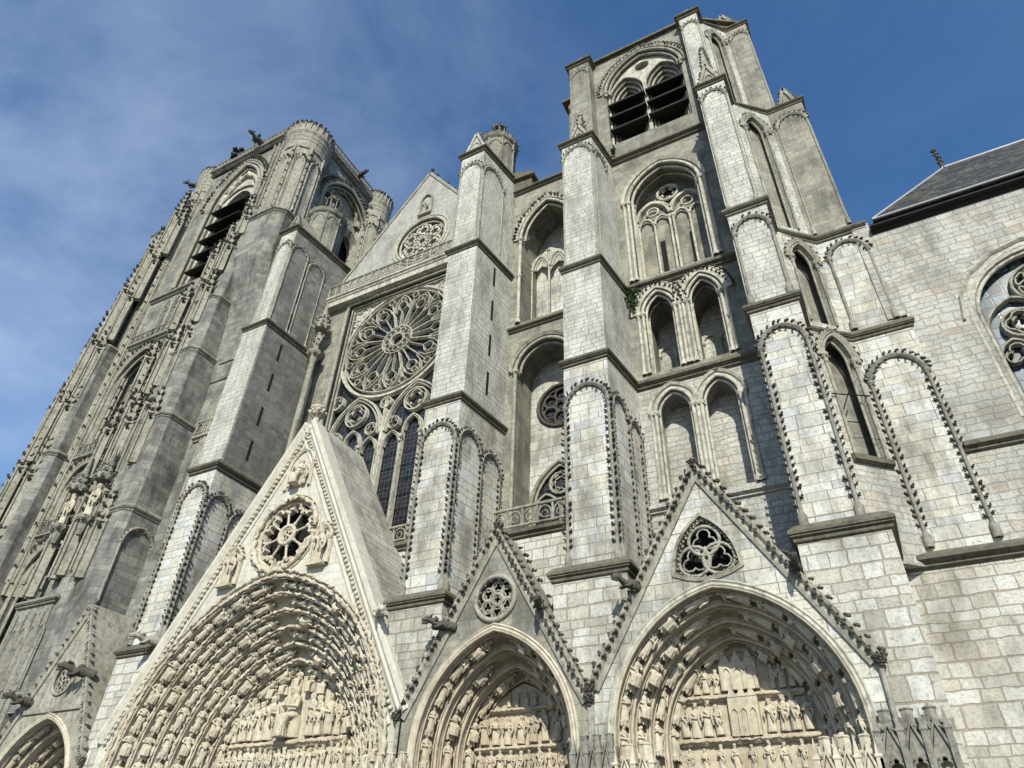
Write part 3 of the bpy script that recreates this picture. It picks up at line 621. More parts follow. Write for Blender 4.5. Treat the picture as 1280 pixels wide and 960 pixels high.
def turret(par, c, r, z0, z1, lantern):
    mb = MB(); cm = mb.sub(); x, y = c
    mb.lathe((x, y, z0), [(r, 0), (r, z1 - z0 - .6), (r * 1.12, z1 - z0 - .4), (r * 1.18, z1 - z0 - .1), (r * 1.18, z1 - z0), (r * .9, z1 - z0 + .25), (r * .45, z1 - z0 + 1.3), (r * .32, z1 - z0 + 1.5)], 16, 0, False)
    for k in range(8):
        t_ = 2 * pi * k / 8; mb.tube([(x + r * 1.02 * cos(t_), y + r * 1.02 * sin(t_), z0), (x + r * 1.02 * cos(t_), y + r * 1.02 * sin(t_), z1 - .5)], .09, 6)
        fr = Fr((x + cos(t_ + .39) * r * .97, y + sin(t_ + .39) * r * .97, 0), (-sin(t_ + .39), cos(t_ + .39), 0), (cos(t_ + .39), sin(t_ + .39), 0))
        roll(mb, fr, Arch(0, r * .3, z1 - 1.5, r * .35).path(0, 5), 0, .04, .06)
    for k in range(20):
        t_ = 2 * pi * k / 20; crocket(cm, (x + r * 1.16 * cos(t_), y + r * 1.16 * sin(t_), z1), Vector((cos(t_) * .4, sin(t_) * .4, 1)), Vector((cos(t_), sin(t_), 0)), .2)
    o = mb.build('stair_turret', S_WORN, par); cm.build('crockets', C_FINIAL, par)
    mb = MB(); cm = mb.sub(); zt = z1 + 1.5; q = r * .34
    mb.lathe((x, y, zt - .1), [(q, 0), (q * 1.1, .2), (q * .5, .25), (q * .5, lantern * .55)], 8, 0, False)
    for k in range(6): t_ = 2 * pi * k / 6; mb.tube([(x + q * cos(t_), y + q * sin(t_), zt), (x + q * cos(t_), y + q * sin(t_), zt + lantern * .55)], .06, 5)
    mb.lathe((x, y, zt + lantern * .55), [(q * 1.2, 0), (q * 1.3, .1), (q * .9, .2), (q * .35, lantern * .3), (q * .5, lantern * .33), (.05, lantern * .45)], 8, 0, False)
    for k in range(6): t_ = 2 * pi * k / 6; crocket(cm, (x + q * 1.2 * cos(t_), y + q * 1.2 * sin(t_), zt + lantern * .56), Vector((cos(t_), sin(t_), .8)), Vector((0, 0, 1)), .24)
    mb.build('lantern', C_FINIAL, par); cm.build('crockets', C_FINIAL, par)
turret(t, (-19.5, 30.9), 1.55, 50.5, 56.2, 2.4)

# --- pier left of the great central portal
t = thing('buttress_pier', 'massive pier left of the great rose window with a lichen- and shade-grey flank and slits', 'buttress', (-38.6, 29, 0), PIERS)
pb = [(-40.1, 31), (-40.1, 26.2), (-37.0, 26.2), (-36.9, 31)]
plinth(t, -40.1, -37.0, 26.2, 31, Z0 - .4, S_BASE); course(t, pb, Z0 - .2, .24, .46)
p1 = stage_poly(-39.6, -37.05, 26.3, 32.8, -36.9); stage(t, 'shaft', p1, Z0 - .1, Z1 - .2, S_PANEL); course(t, p1, Z1, .26, .55)
blind_panel(t, front(26.3), -39.5, -37.15, Z0 + .1, 22.7, C_SOOT, C_DARK)
fs, ln = plan((-37.05, 26.3), (-36.9, 32.8)); blind_panel(t, fs, .12, 1.9, Z0 + .1, 22.3, C_SOOT, C_DARK, True, False); blind_panel(t, fs, 2.1, 3.9, Z0 + .1, 21.9, C_SOOT, C_DARK, True, True)
ZQ = 38.9
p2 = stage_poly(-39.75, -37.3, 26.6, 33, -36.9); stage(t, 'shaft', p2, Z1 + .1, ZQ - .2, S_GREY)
mb = MB(); mb.box(-39.76, -37.29, 26.58, 26.75, Z1 + .1, ZQ - .22); mb.build('facing', S_PALE, t); course(t, p2, ZQ, .24, .5)  # pale sheet on the front, so only the flank keeps its painted shade
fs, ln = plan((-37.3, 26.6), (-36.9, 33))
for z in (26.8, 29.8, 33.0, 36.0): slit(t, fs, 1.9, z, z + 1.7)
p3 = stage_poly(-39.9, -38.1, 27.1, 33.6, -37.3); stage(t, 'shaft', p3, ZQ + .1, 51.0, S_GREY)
mb = MB(); mb.box(-39.91, -38.09, 27.08, 27.25, ZQ + .1, 50.98); mb.build('facing', S_PALE, t); course(t, p3, 51.3, .3, .5)  # front left pale again, shade painted into the flank alone
fs, ln = plan((-38.1, 27.1), (-37.3, 33.6))
blind_panel(t, front(27.08), -39.8, -38.2, ZQ + .3, 48.6, C_GREY, C_FINIAL, s=.2, r=.07, step=.4, deep=.05, leaf=False)
blind_panel(t, fs, .15, 1.9, ZQ + .3, 48.3, C_GREY, C_FINIAL, True, True, s=.2, r=.07, step=.4, deep=.05, leaf=False); blind_panel(t, fs, 2.2, 4.0, ZQ + .3, 47.8, C_GREY, C_FINIAL, True, True, s=.2, r=.07, step=.4, deep=.05, leaf=False)
for z in (40.2, 43.2, 46.2): slit(t, fs, 2.05, z, z + 1.7)
gablet(t, front(27.4), -39.7, -38.3, 51.5, 2.2, 2.2, S_WORN, C_FINIAL, 0)
turret(t, (-39.8, 31.4), 1.75, 51, 57.6, 2.8)

# ------------------------------------------------------------------ the louvred belfry tower (right)
t = thing('belfry_tower', 'right-hand tower wall with stacked arched niches and black louvres under its flat top', 'tower', (-5, 34, 0))
WY = 30.3; f = front(WY)
def wall_storey(par, fr, u0, u1, z0, z1, holes, thick, mat, back=None, bmat=None, bd=None):
    mb = MB(); plate(mb, fr, rect(u0, u1, z0, z1), holes, -thick, 0); o = mb.build('wall', mat, par)
    if bmat:
        mb = MB(); plate(mb, fr, rect(u0 - .0, u1, z0 + .02, z1 - .02), back or (), -bd - .4, -bd); mb.build('niche_back', bmat, par)
    return o
mb = MB(); mb.box(-9.2, 1.0, 33.2, 43, 0, 61.3); mb.box(-13.0, -11.9, 32, 34.2, 0, 60.2); mb.box(-9.6, -8.7, 30.35, 33.2, 0, 46); mb.build('tower_core', S_WORN, t)
mb = MB(); mb.prism([(-10.6, 30.0), (-1.2, 30.0), (2.4, 32.3), (2.4, 43.4), (-10.6, 43.4)], 61.35, 61.6); mb.prism([(-10.3, 30.3), (-1.5, 30.3), (2.2, 32.5), (2.2, 43.2), (-10.3, 43.2)], 61.0, 61.36); mb.prism([(-13.5, 31.6), (-11.7, 31.6), (-11.7, 34.6), (-13.5, 34.6)], 60.2, 60.5); mb.build('cornice', C_LEDGE, t)
# foot of the wall behind the gable
mb = MB(); mb.box(-9, -1.8, WY, 33, 0, 17.5); string(mb, f, -8.8, -1.7, 17.75, .3, .4); mb.build('wall', S_RUBBLE, t)
# twin niches
AA = [Arch(-6.88, .98, 23.25, 1.35), Arch(-4.42, .98, 23.25, 1.45)]
wall_storey(t, f, -9, -1.6, 17.8, Z1 - .1, [A.path(0, 8, 18.1) for A in AA], 1.45, S_RUBBLE, None, S_RUBBLE, 1.45)
mb = MB()
for A in AA:
    arch_rolls(mb, f, A, 18.1, [(.03, .02, .1), (-.12, -.2, .09)]); mould(mb, f, A.path(-.28), [(0, -.05), (.0, .08), (.14, .16), (.2, .05), (.2, -.05)])
    for s_ in (-1, 1): colonnette(mb, f, A.uc + s_ * (A.a + .03), 18.1, 23.25, .0, .1); colonnette(mb, f, A.uc + s_ * (A.a + .26), 18.1, 23.25, .02, .09)
mb.build('niche_moulding', C_LIGHT, t)
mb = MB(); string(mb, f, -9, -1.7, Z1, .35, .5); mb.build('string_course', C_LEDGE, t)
# deeper twin niches with a little blind arcade inside
AA = [Arch(-7.0, .95, 30.55, 1.55), Arch(-4.3, .95, 30.6, 1.65)]
wall_storey(t, f, -9, -1.6, Z1 + .05, Z2 - .1, [A.path(0, 8, 26.0) for A in AA], 2.75, S_WORN, None, S_PALE, 2.75)
mb = MB(); cm = mb.sub(); f2 = front(WY + 2.75)
for A in AA:
    arch_rolls(mb, f, A, 26.0, [(.03, .02, .1), (-.13, -.2, .09), (-.1, -.8, .07)]); hood(mb, cm, f, A, .26, .46, .1, .32, .22)
    for s_ in (-1, 1): colonnette(mb, f, A.uc + s_ * (A.a + .03), 26.0, 30.55, .0, .1); colonnette(mb, f, A.uc + s_ * (A.a + .3), 26.0, 30.55, .04, .09)
    for k in (-1, 0, 1):
        B = Arch(A.uc - .45 + k * 1.08, .54, 29.25, .62); roll(mb, f2, B.path(0, 6), 0, .05, .1); roll(mb, f2, B.path(-.14, 6), 0, .02, .08)
        colonnette(mb, f2, B.uc + .54, 26.0, 29.25, .08, .08)
mb.build('niche_moulding', C_LIGHT, t); cm.build('crockets', C_DARK, t)
mb = MB(); string(mb, f, -9, -1.7, Z2, .35, .5); mb.build('string_course', C_LEDGE, t)
# one great niche with a traceried blind window
A = Arch(-5.62, 2.45, 41.1, 3.15)
wall_storey(t, f, -9, -1.6, Z2 + .05, Z3 - .1, [A.path(0, 10, 33.5)], 1.7, S_WORN, None, S_WORN, 1.7)
mb = MB(); f2 = front(WY + 1.65); arch_rolls(mb, f, A, 33.5, [(.04, .04, .12), (-.16, -.25, .11), (-.12, -.9, .09)], 10); mould(mb, f, A.path(-.3, 10), [(0, -.05), (0, .12), (.2, .25), (.3, .1), (.3, -.05)])
for s_ in (-1, 1): colonnette(mb, f, A.uc + s_ * (A.a + .05), 33.5, 41.1, .02, .11); colonnette(mb, f, A.uc + s_ * (A.a + .35), 33.5, 41.1, .06, .1); colonnette(mb, f, A.uc + s_ * (A.a - .16), 33.5, 41.1, -.4, .1)
mb.build('niche_moulding', C_LIGHT, t)
mb = MB()
for uc in (-6.85, -4.4):
    B = Arch(uc, 1.12, 40.6, 1.5); mould(mb, f2, B.path(0, 8), [(-.12, 0), (-.06, .3), (.06, .3), (.12, 0)]); roll(mb, f2, circle((uc, 41.15), .42, 12), 0, .2, .08, True)
    mould(mb, f2, B.path(-.2, 8), [(-.06, 0), (-.06, .22), (.06, .22), (.06, 0)])
    for k in (-1, 1): D = Arch(uc + k * .55, .5, 39.9, .75); roll(mb, f2, D.path(0, 6), 0, .15, .09)
    for k in (-1, 0, 1): colonnette(mb, f2, uc + k * 1.1, 33.6, 40.2 if k else 39.9, .15, .09)
roll(mb, f2, circle((-5.62, 42.7), .75, 16), 0, .2, .11, True); roll(mb, f2, foil((-5.62, 42.7), .7, 5), 0, .12, .06, True)
mb.build('blind_tracery', C_LIGHT, t)
for u in (-6.5, -4.5): slit(t, front(WY + 1.66), u, 34.4, 38.2, .34)
mb = MB(); plate(mb, front(WY + 1.66), circle((-5.62, 42.7), .7, 14), (), -.02, .02); mb.build('oculus_shade_disc', VOID, t)  # flat black disc painting shade where the oculus would be deep
mb = MB(); string(mb, f, -9, -1.7, Z3, .4, .55); mb.build('string_course', C_LEDGE, t)
# belfry stage: two nested openings under one arch
A = Arch(-5.78, 3.15, 55.9, 4.2)
mb = MB(); plate(mb, f, rect(-9.9, -1.4, Z3 + .05, 61.1), [A.path(0, 12, 48.6)], -1.0, 0); mb.box(-9.6, -8.9, 31.3, 33, Z3, 61); mb.box(-2.6, -1.6, 31.3, 33, Z3, 61); mb.build('wall', S_WORN, t)
mb = MB(); cm = mb.sub(); arch_rolls(mb, f, A, None, [(.05, .05, .13), (-.2, -.2, .12)], 12); hood(mb, cm, f, A, .35, .3, .1, .4, .24, True, None, 12)
for s_ in (-1, 1): capital(mb, f, A.uc + s_ * A.a, 55.9, .05, .13)
mb.build('arch_moulding', C_GREY, t); cm.build('crockets', C_FINIAL, t)
SUB = [Arch(-7.34, 1.5, 55.5, 2.45), Arch(-4.22, 1.5, 55.5, 2.45)]
for k in range(5):
    mb = MB(); fk = front(WY + .45 + k * .3); off = k * .2
    plate(mb, fk, rect(-9.3, -2.3, 48.4, 61), [B.path(off, 8, 49.2) for B in SUB] + ([circle((-5.78, 58.7), .62, 16)] if k < 4 else []), -.3, 0)
    for B in SUB: roll(mb, fk, B.path(off, 10, 49.2), 0, .03, .1); roll(mb, fk, B.path(off - .1, 10, 49.2), 0, -.06, .05)
    mb.build('splayed_order', C_GREY if k % 2 else C_LIGHT, t)
mb = MB(); mb.box(-9.2, -2.2, 33.0, 33.1, 48, 61); mb.build('dark_belfry', VOID, t)  # black sheet painted as the unlit bell chamber
for B in SUB:
    for z in (53.9, 52.15, 50.4):
        mb = MB(); x0, x1 = B.uc - B.a - .02, B.uc + B.a + .02
        mb.loft([[(x, y, zz) for y, zz in ((WY - .12, z), (WY - .12, z + .2), (WY + 2.4, z + 1.15), (WY + 2.4, z + .95))] for x in (x0, x1)]); mb.build('louvre_board', WOOD, t)

# ------------------------------------------------------------------ aisle bay between the rose-window pier and the tower
t = thing('aisle_bay', 'narrow wall bay with tall arched niche above a shadowed round arch and small rose', 'church wall', (-14.9, 33, 0))
WY = 31.0; f = front(WY); U0, U1 = -17.6, -12.0
mb = MB(); mb.box(U0 - .3, U1 + .2, 29.9, 34, 0, 17.4); mb.build('wall', S_BASE, t)
mb = MB(); string(mb, front(29.9), U0, U1, 17.75, .3, .45); mb.build('string_course', C_LEDGE, t)
mb = MB(); balustrade(mb, front(29.7), U0 + .3, U1, 17.95, 19.05, .85); mb.build('balustrade', C_GREY, t)
A = Arch(-14.9, 2.0, 29.7, 2.1)
wall_storey(t, f, U0, U1, 17.4, 33.3, [A.path(0, 10, 17.8)], 2.2, S_WORN)
mb = MB(); arch_rolls(mb, f, A, None, [(.05, .05, .13), (-.18, -.25, .1)], 10); mould(mb, f, A.path(-.25, 10), [(0, -.05), (0, .15), (.2, .28), (.3, .1), (.3, -.05)])
for s_ in (-1, 1): colonnette(mb, f, A.uc + s_ * (A.a + .05), 18, 29.7, .03, .13)
mb.build('arch_moulding', C_GREY, t)
f2 = front(33.2); Wn = Arch(-14.9, 1.9, 20.8, 2.9); rc = (-14.75, 27.9)
mb = MB(); plate(mb, f2, rect(U0, U1, 17.4, 33.2), [Wn.path(0, 8, 18), circle(rc, 1.6, 24)], -.5, 0); mb.build('niche_back', S_PANEL, t)
mb = MB(); plate(mb, front(33.45), rect(U0, U1, 17.4, 33), (), -.05, 0); mb.build('window_glass', GLASS, t)
mb = MB(); roll(mb, f2, circle(rc, 1.6, 24), 0, .05, .14, True); roll(mb, f2, circle(rc, 1.35, 24), 0, -.05, .07, True); roll(mb, f2, circle(rc, .38, 12), 0, -.1, .07, True)
for k in range(6): a_ = 2 * pi * k / 6 + .5; roll(mb, f2, circle((rc[0] + .88 * cos(a_), rc[1] + .88 * sin(a_)), .46, 12), 0, -.08, .08, True)
mb.build('small_rose', C_DARK, t)
mb = MB(); arch_rolls(mb, f2, Wn, 18, [(.02, .02, .14), (-.2, -.1, .1)])
for k in (-1, 1):
    B = Arch(Wn.uc + k * .95, .9, 20.4, 1.3); roll(mb, f2, B.path(0, 8, 18), 0, -.15, .09); roll(mb, f2, circle((B.uc, 20.7), .5, 12), 0, -.15, .06, True)
roll(mb, f2, circle((Wn.uc, 22.3), .72, 16), 0, -.15, .09, True); roll(mb, f2, foil((Wn.uc, 22.3), .66, 6), 0, -.15, .05, True)
mb.build('window_tracery', C_GREY, t)
mb = MB(); string(mb, f, U0, U1, 33.55, .3, .4); mb.build('string_course', C_LEDGE, t)
A = Arch(-14.7, 2.15, 42.6, 3.6)
wall_storey(t, f, U0, U1, 33.6, 48.4, [A.path(0, 10, 34.0)], 2.7, S_WORN, None, S_PANEL, 2.7)
mb = MB(); cm = mb.sub(); arch_rolls(mb, f, A, None, [(.05, .05, .13), (-.2, -.25, .1)], 10); hood(mb, cm, f, A, .3, .25, .1, .36, .24, True)
for s_ in (-1, 1): colonnette(mb, f, A.uc + s_ * (A.a + .06), 34, 42.6, .03, .13)
mb.lathe(f.p(A.uc - A.a - .06, 38.6, .03), [(.14, -.12), (.22, 0), (.22, .1), (.14, .2)], 8)
mb.build('arch_moulding', C_LIGHT, t); cm.build('crockets', C_DARK, t)
mb = MB(); f2 = front(WY + 1.9)
for k in (-1, 0, 1):
    B = Arch(A.uc - .0 + k * 1.45, .68, 41.0, 1.25); roll(mb, f2, B.path(0, 8), 0, 0, .1); roll(mb, f2, B.path(.18, 8), 0, -.12, .08); mould(mb, f2, B.path(-.14, 8), [(-.06, -.2), (-.04, .06), (.06, .06), (.1, -.2)])
    for s_ in (-1, 1): colonnette(mb, f2, B.uc + s_ * .72, 34.2, 41, 0, .09)
    blob(mb, f2.p(B.uc + .72, 42.6, .05), .18, .3); mb.tube([f2.p(B.uc + .72, 41.5, 0), f2.p(B.uc + .72, 42.5, .05)], .07, 5)
mb.build('blind_arcade', C_LIGHT, t)
mb = MB(); string(mb, f, U0, U1, 48.6, .35, .45); mb.loft([[(x, y, z) for y, z in ((30.8, 48.7), (30.8, 48.85), (33.5, 50.2), (33.5, 48.7))] for x in (U0, U1)]); mb.build('cornice', C_LEDGE, t)
mb = MB(); mb.box(U0 - .4, -16.2, 31.2, 34, 48.8, 50.6); mb.loft([[(x, y, z) for x, z in ((U0 - .4, 50.6), (-15.9, 50.4), (-15.9, 50.7), (U0 - .4, 51.6))] for y in (30.9, 34)]); mb.build('roof_wedge', C_LEDGE, t)

# ------------------------------------------------------------------ nave front with the great rose
t = thing('nave_front', 'gabled centre of the church front holding the great rose window above tall dark lancets', 'church front', (-29, 34, 0))
WY = 32.4; f = front(WY); CX = -29.0
mb = MB(); plate(mb, f, rect(-37.2, -20.4, 12, 44.9), [rect(CX - 5.75, CX + 5.75, 19.4, 44.3)], -1.2, 0); mb.build('wall', S_WORN, t)
mb = MB(); plate(mb, front(WY + .75), rect(CX - 6, CX + 6, 19, 44.6), (), -.1, 0); mb.build('window_glass', GLASS, t)
mb = MB()
for off, w, r in ((.0, .05, .16), (-.3, -.05, .12), (.3, -.2, .1), (.45, -.4, .14)): roll(mb, f, rect(CX - 5.75 + off, CX + 5.75 - off, 19.4, 44.3 - off), 0, w, r, True)
mb.build('window_frame', C_LIGHT, t)
f2 = front(WY + .45); rc = (CX, 38.55); RR = 5.55
mb = MB(); W1 = .16
def ring(c, r, wd, n=32): mould(mb, f2, circle(c, r, n), [(-wd * .8, -.2), (-wd * .4, .16), (wd * .4, .16), (wd * .8, -.2)], True)
def tr(path, wd, closed=False): mould(mb, f2, path, [(-wd * .78, -.2), (-wd * .35, .12), (wd * .35, .12), (wd * .78, -.2)], closed)
ring(rc, RR, .24, 48); ring(rc, RR - .42, .08, 48)
ring(rc, .62, .1, 16)
for k in range(12):
    a_ = 2 * pi * k / 12; c_ = (rc[0] + .98 * cos(a_), rc[1] + .98 * sin(a_)); ring(c_, .26, .06, 8)
ring(rc, 1.42, .1, 24)
for k in range(12):
    a_ = 2 * pi * (k + .5) / 12
    def P(r, a): return (rc[0] + r * cos(a), rc[1] + r * sin(a))
    tr([P(1.4, a_), P(3.7, a_)], .1)
    m_ = a_ + pi / 12; h_ = pi / 12; tr([P(3.3, a_ + .04), P(4.0, a_ + .07), P(4.65, m_ - .1), P(5.0, m_), P(4.65, m_ + .1), P(4.0, a_ + 2 * h_ - .07), P(3.3, a_ + 2 * h_ - .04)], .075)
    tr([P(1.45, m_), P(3.2, m_)], .055); tr([P(3.2, m_), P(3.6, m_ - .12), P(4.05, m_ - .1), P(4.25, m_)], .06); tr([P(3.2, m_), P(3.6, m_ + .12), P(4.05, m_ + .1), P(4.25, m_)], .06)
    ring(P(4.45, m_), .24, .05, 8); ring(P(4.72, a_), .3, .055, 8); tr([P(3.6, a_), P(4.4, a_)], .07)
mb.build('rose_tracery', C_LIGHT, t)
mb = MB()                                                            # solid spandrels with trefoils beside the rose
for sx in (-1, 1):
    arc = [(rc[0] + sx * (RR + .1) * cos(a_), rc[1] + (RR + .1) * sin(a_)) for a_ in [pi * .5 * k / 12 for k in range(13)]]
    arc = [(CX + sx * 5.7, rc[1])] + [p for p in arc if abs(p[0] - CX) < 5.69] + [(CX, 44.25), (CX + sx * 5.7, 44.25)]
    fo = foil((CX + sx * 4.55, 42.9), .95, 3, pi / 2 + sx * .8)
    plate(mb, f2, arc, [], -.2, -.02); mould(mb, f2, fo, [(-.1, -.1), (-.05, .1), (.05, .1), (.1, -.1)], True); roll(mb, f2, circle((CX + sx * 4.55, 42.9), 1.12, 16), 0, .03, .08, True)
mb.build('spandrel', C_LIGHT, t)
mb = MB()
tr([(CX, 19.4), (CX, 32.6)], .3); tr([(CX - 5.4, 19.4), (CX - 5.4, 36)], .16); tr([(CX + 5.4, 19.4), (CX + 5.4, 36)], .16)
for sx in (-1, 1):
    c0 = CX + sx * 2.75; B = Arch(c0, 2.55, 29.6, 3.9); tr(B.path(0, 10), .16); tr(B.path(.25, 10), .07)
    for k in (-1, 0, 1):
        lc = c0 + k * 1.72; D = Arch(lc, .78, 28.2 if k else 29.2, 1.2); tr(D.path(0, 8, 19.4), .1); tr(D.path(.14, 8), .05)
        if k < 1: tr([(lc + .86, 19.4), (lc + .86, 28.9)], .2); capital(mb, f2, lc + .86, 28.6, .12, .12)
        if k: ring((lc, 30.1), .52, .07, 12); tr(foil((lc, 30.1), .45, 3), .05, True)
    ring((c0, 31.75), .98, .1, 20); tr(foil((c0, 31.75), .86, 4), .07, True)
    ring((CX + sx * 5.0, 33.6), .62, .09, 14); tr(foil((CX + sx * 5.0, 33.6), .54, 4), .05, True)
ring((CX, 32.2), .5, .08, 12); tr(foil((CX, 32.2), .45, 3, -pi / 2), .05, True)
mb.build('lancet_tracery', C_LIGHT, t)
for sx in (-1, 1):
    for k in (-1, 0, 1):
        mb = MB(); lc = CX + sx * 2.75 + k * 1.72
        for z in [20.6 + 1.15 * q for q in range(7)]: mb.tube([f2.p(lc - .75, z + rnd.uniform(-.03, .03), -.2), f2.p(lc + .75, z + rnd.uniform(-.03, .03), -.2)], .028, 5)
        for u in (-.3, .3): mb.tube([f2.p(lc + u, 19.5, -.22), f2.p(lc + u, 28.2, -.22)], .02, 5)
        mb.build('window_bars', IRON, t)
mb = MB(); mb.box(-37, -20.6, 31.2, 33, 0, 19.0); mb.build('wall', S_BASE, t)
mb = MB(); string(mb, front(31.2), -37, -20.6, 19.2, .3, .5); mb.build('string_course', C_LEDGE, t)
mb = MB(); balustrade(mb, front(31.15), -37, -20.6, 19.45, 20.4, .9); mb.build('balustrade', C_GREY, t)
mb = MB()
for z, y, hh in ((44.9, 32.0, .35), (45.4, 31.7, .5)): string(mb, front(y), -37, -20.4, z, .25, hh)
mb.box(-37, -20.4, 31.7, 33.2, 44.4, 45.5); mb.build('cornice', C_LIGHT, t)
mb = MB(); balustrade(mb, front(31.65), -37, -20.5, 45.65, 46.9, .8); mb.build('balustrade', C_GREY, t)
FG = 33.2; f = front(FG); AP = (-28.8, 61.2)
mb = MB(); gr_ = (-28.6, 51.0); plate(mb, f, [(-40.0, 45.5), (-17.8, 45.5), AP], [circle(gr_, 2.75, 32)], -1.0, 0); mb.build('gable_wall', S_UPPER, t)
mb = MB(); plate(mb, front(FG + .75), circle(gr_, 2.9, 24), (), -.1, 0); mb.build('rose_ground', C_GREY, t)
mb = MB()
roll(mb, f, circle(gr_, 2.75, 32), 0, .06, .14, True); roll(mb, f, circle(gr_, 3.1, 32), 0, .04, .1, True); roll(mb, f, circle(gr_, 2.45, 32), 0, -.2, .12, True); roll(mb, f, circle(gr_, 2.95, 32), 0, 0, .07, True)
f2 = front(FG + .25)
def deep(path, wd): mould(mb, f2, path, [(-wd * .7, -.5), (-wd * .7, .1), (wd * .7, .1), (wd * .7, -.5)], True)
deep(foil(gr_, .75, 6), .1)
for k in range(6): a_ = 2 * pi * k / 6 + pi / 6; deep(foil((gr_[0] + 1.5 * cos(a_), gr_[1] + 1.5 * sin(a_)), .8, 5, a_), .11)
mb.build('blind_rose', C_LIGHT, t)
mb = MB(); plate(mb, front(FG + .7), circle(gr_, .5, 14), (), -.02, .02); mb.build('oculus_shade_disc', VOID, t)  # black disc, painted shade at the heart of the blind rose
mb = MB(); cm = mb.sub()
for a, b in (((-40, 45.5), AP), (AP, (-17.8, 45.5))):
    mould(mb, f, [a, b], [(-.15, -1), (-.15, .1), (.15, .1), (.15, -1)]); crockets(cm, f, [a, b], 1.35, .36, .15, -.3, .1)
B = Arch(-28.6, .65, 56.6, .9); mould(mb, f, B.path(0, 8, 54.6), [(-.1, -.05), (-.1, .2), (.1, .2), (.1, -.05)]); mb.box(-29.3, -27.9, FG - .35, FG, 54.4, 54.7); mb.build('gable_coping', C_GREY, t); cm.build('crockets', C_DARK, t)
mb = MB(); mb.tube([(-28.8, 33.3, 61.3), (-28.8, 40, 61.3)], .15, 6); mb.loft([[(-40, 34, 45.5), (AP[0], 34, AP[1] - .2), (-17.8, 34, 45.5)], [(-40, 60, 45.5), (AP[0], 60, AP[1] - .2), (-17.8, 60, 45.5)]]); mb.build('nave_roof', SLATE, t)
mb = MB(); mb.tube([(-28.8, 33.3, 61.35), (-28.8, 40, 61.35)], .12, 6)
for k in range(9):
    y_ = 33.4 + k * .75; mb.tube([(-28.8, y_, 61.3), (-28.8, y_, 62.1)], .05, 5); blob(mb, (-28.8, y_, 62.15), .17, .2)
    for sx in (-1, 1): crocket(mb, (-28.8, y_, 61.8), Vector((sx, 0, .3)), Vector((0, 0, 1)), .25)
mb.build('ridge_cresting', C_DARK, t)
place(figs('grey', C_GREY)['standing'][1], 'statue', t, (-28.6, FG - .2, 54.7), s=1.6)

# ------------------------------------------------------------------ portals
def gargoyle(par, p, d, s=1.0, mat=None):
    """a crouching spout beast: body, neck, muzzle and two ears leaning out along d"""
    mb = MB(); p = Vector(p); d = Vector(d).normalized(); x = d.cross(Vector((0, 0, 1))).normalized(); up = x.cross(d)
    mb.tube([p - d * .3 * s, p + d * .25 * s + up * .05 * s, p + d * .7 * s - up * .02 * s, p + d * 1.0 * s + up * .1 * s, p + d * 1.25 * s + up * .12 * s, p + d * 1.5 * s + up * .02 * s], [.24 * s, .26 * s, .18 * s, .15 * s, .19 * s, .09 * s], 8)
    for sx in (-1, 1):
        mb.tube([p + d * 1.15 * s + x * sx * .1 * s + up * .2 * s, p + d * 1.05 * s + x * sx * .2 * s + up * .38 * s], [.07 * s, .02 * s], 5)
        mb.tube([p + d * .45 * s + x * sx * .18 * s, p + d * .65 * s + x * sx * .24 * s - up * .2 * s, p + d * .85 * s + x * sx * .2 * s - up * .26 * s], [.1 * s, .08 * s, .05 * s], 6)
    for k in range(9): blob(mb, p + d * rnd.uniform(-.1, .9) * s + x * rnd.uniform(-.17, .17) * s + up * rnd.uniform(-.12, .22) * s, rnd.uniform(.1, .17) * s, .3)
    mb.tube([p + d * 1.2 * s - up * .02 * s, p + d * 1.48 * s - up * .14 * s], [.1 * s, .05 * s], 6)
    for i, v in enumerate(mb.v): mb.v[i] = tuple(c + rnd.uniform(-.022, .022) * s for c in v)
    return mb.build('gargoyle', mat or C_DARK, par)
def leafy(mb, pts, r, n=7, j=.35):
    k0 = len(mb.v); mb.tube(pts, r, n)
    for i in range(k0, len(mb.v)):
        mb.v[i] = tuple(c + rnd.uniform(-j, j) * r for c in mb.v[i])
def tympanum(par, cx, y, B, bands, mat, fmat, zlow, groups):
    """bands: z of carved lintels; groups: rows of (z, height, [x offsets], kind)"""
    f = front(y); mb = MB(); plate(mb, f, B.path(-.1, 8, zlow), (), -.4, 0); o = mb.build('tympanum', mat, par)
    for z, hh in bands:
        mb = MB(); hw = B.a if z < B.zs else max(.3, sqrt(max(.01, B.r ** 2 - (z - B.zs) ** 2)) - B.c); hw = hw if z >= B.zs else B.a
        mould(mb, f, [(cx - hw, z), (cx + hw, z)], [(-hh / 2, -.05), (-hh / 2, .12), (-hh * .2, .2), (hh * .3, .24), (hh / 2, .16), (hh / 2, -.05)])
        leafy(mb, [f.p(cx - hw + i * .12, z + .03 * (i % 2), .22) for i in range(int(2 * hw / .12))], hh * .24, 6, .5); mb.build('lintel', C_WARM, par)
    F = figs(fmat.name, fmat)
    for z, hh, xs, kind in groups:
        for x in xs:
            me = rnd.choice(F[kind]); place(me, 'statue', o, (cx + x, y - .1, z + rnd.uniform(0, .06)), Vector((rnd.uniform(-.08, .08), -.05, 1)), Vector((rnd.uniform(-.7, .7), -1, 0)), hh * rnd.uniform(.9, 1.06), rnd.uniform(1.1, 1.3))
    return o
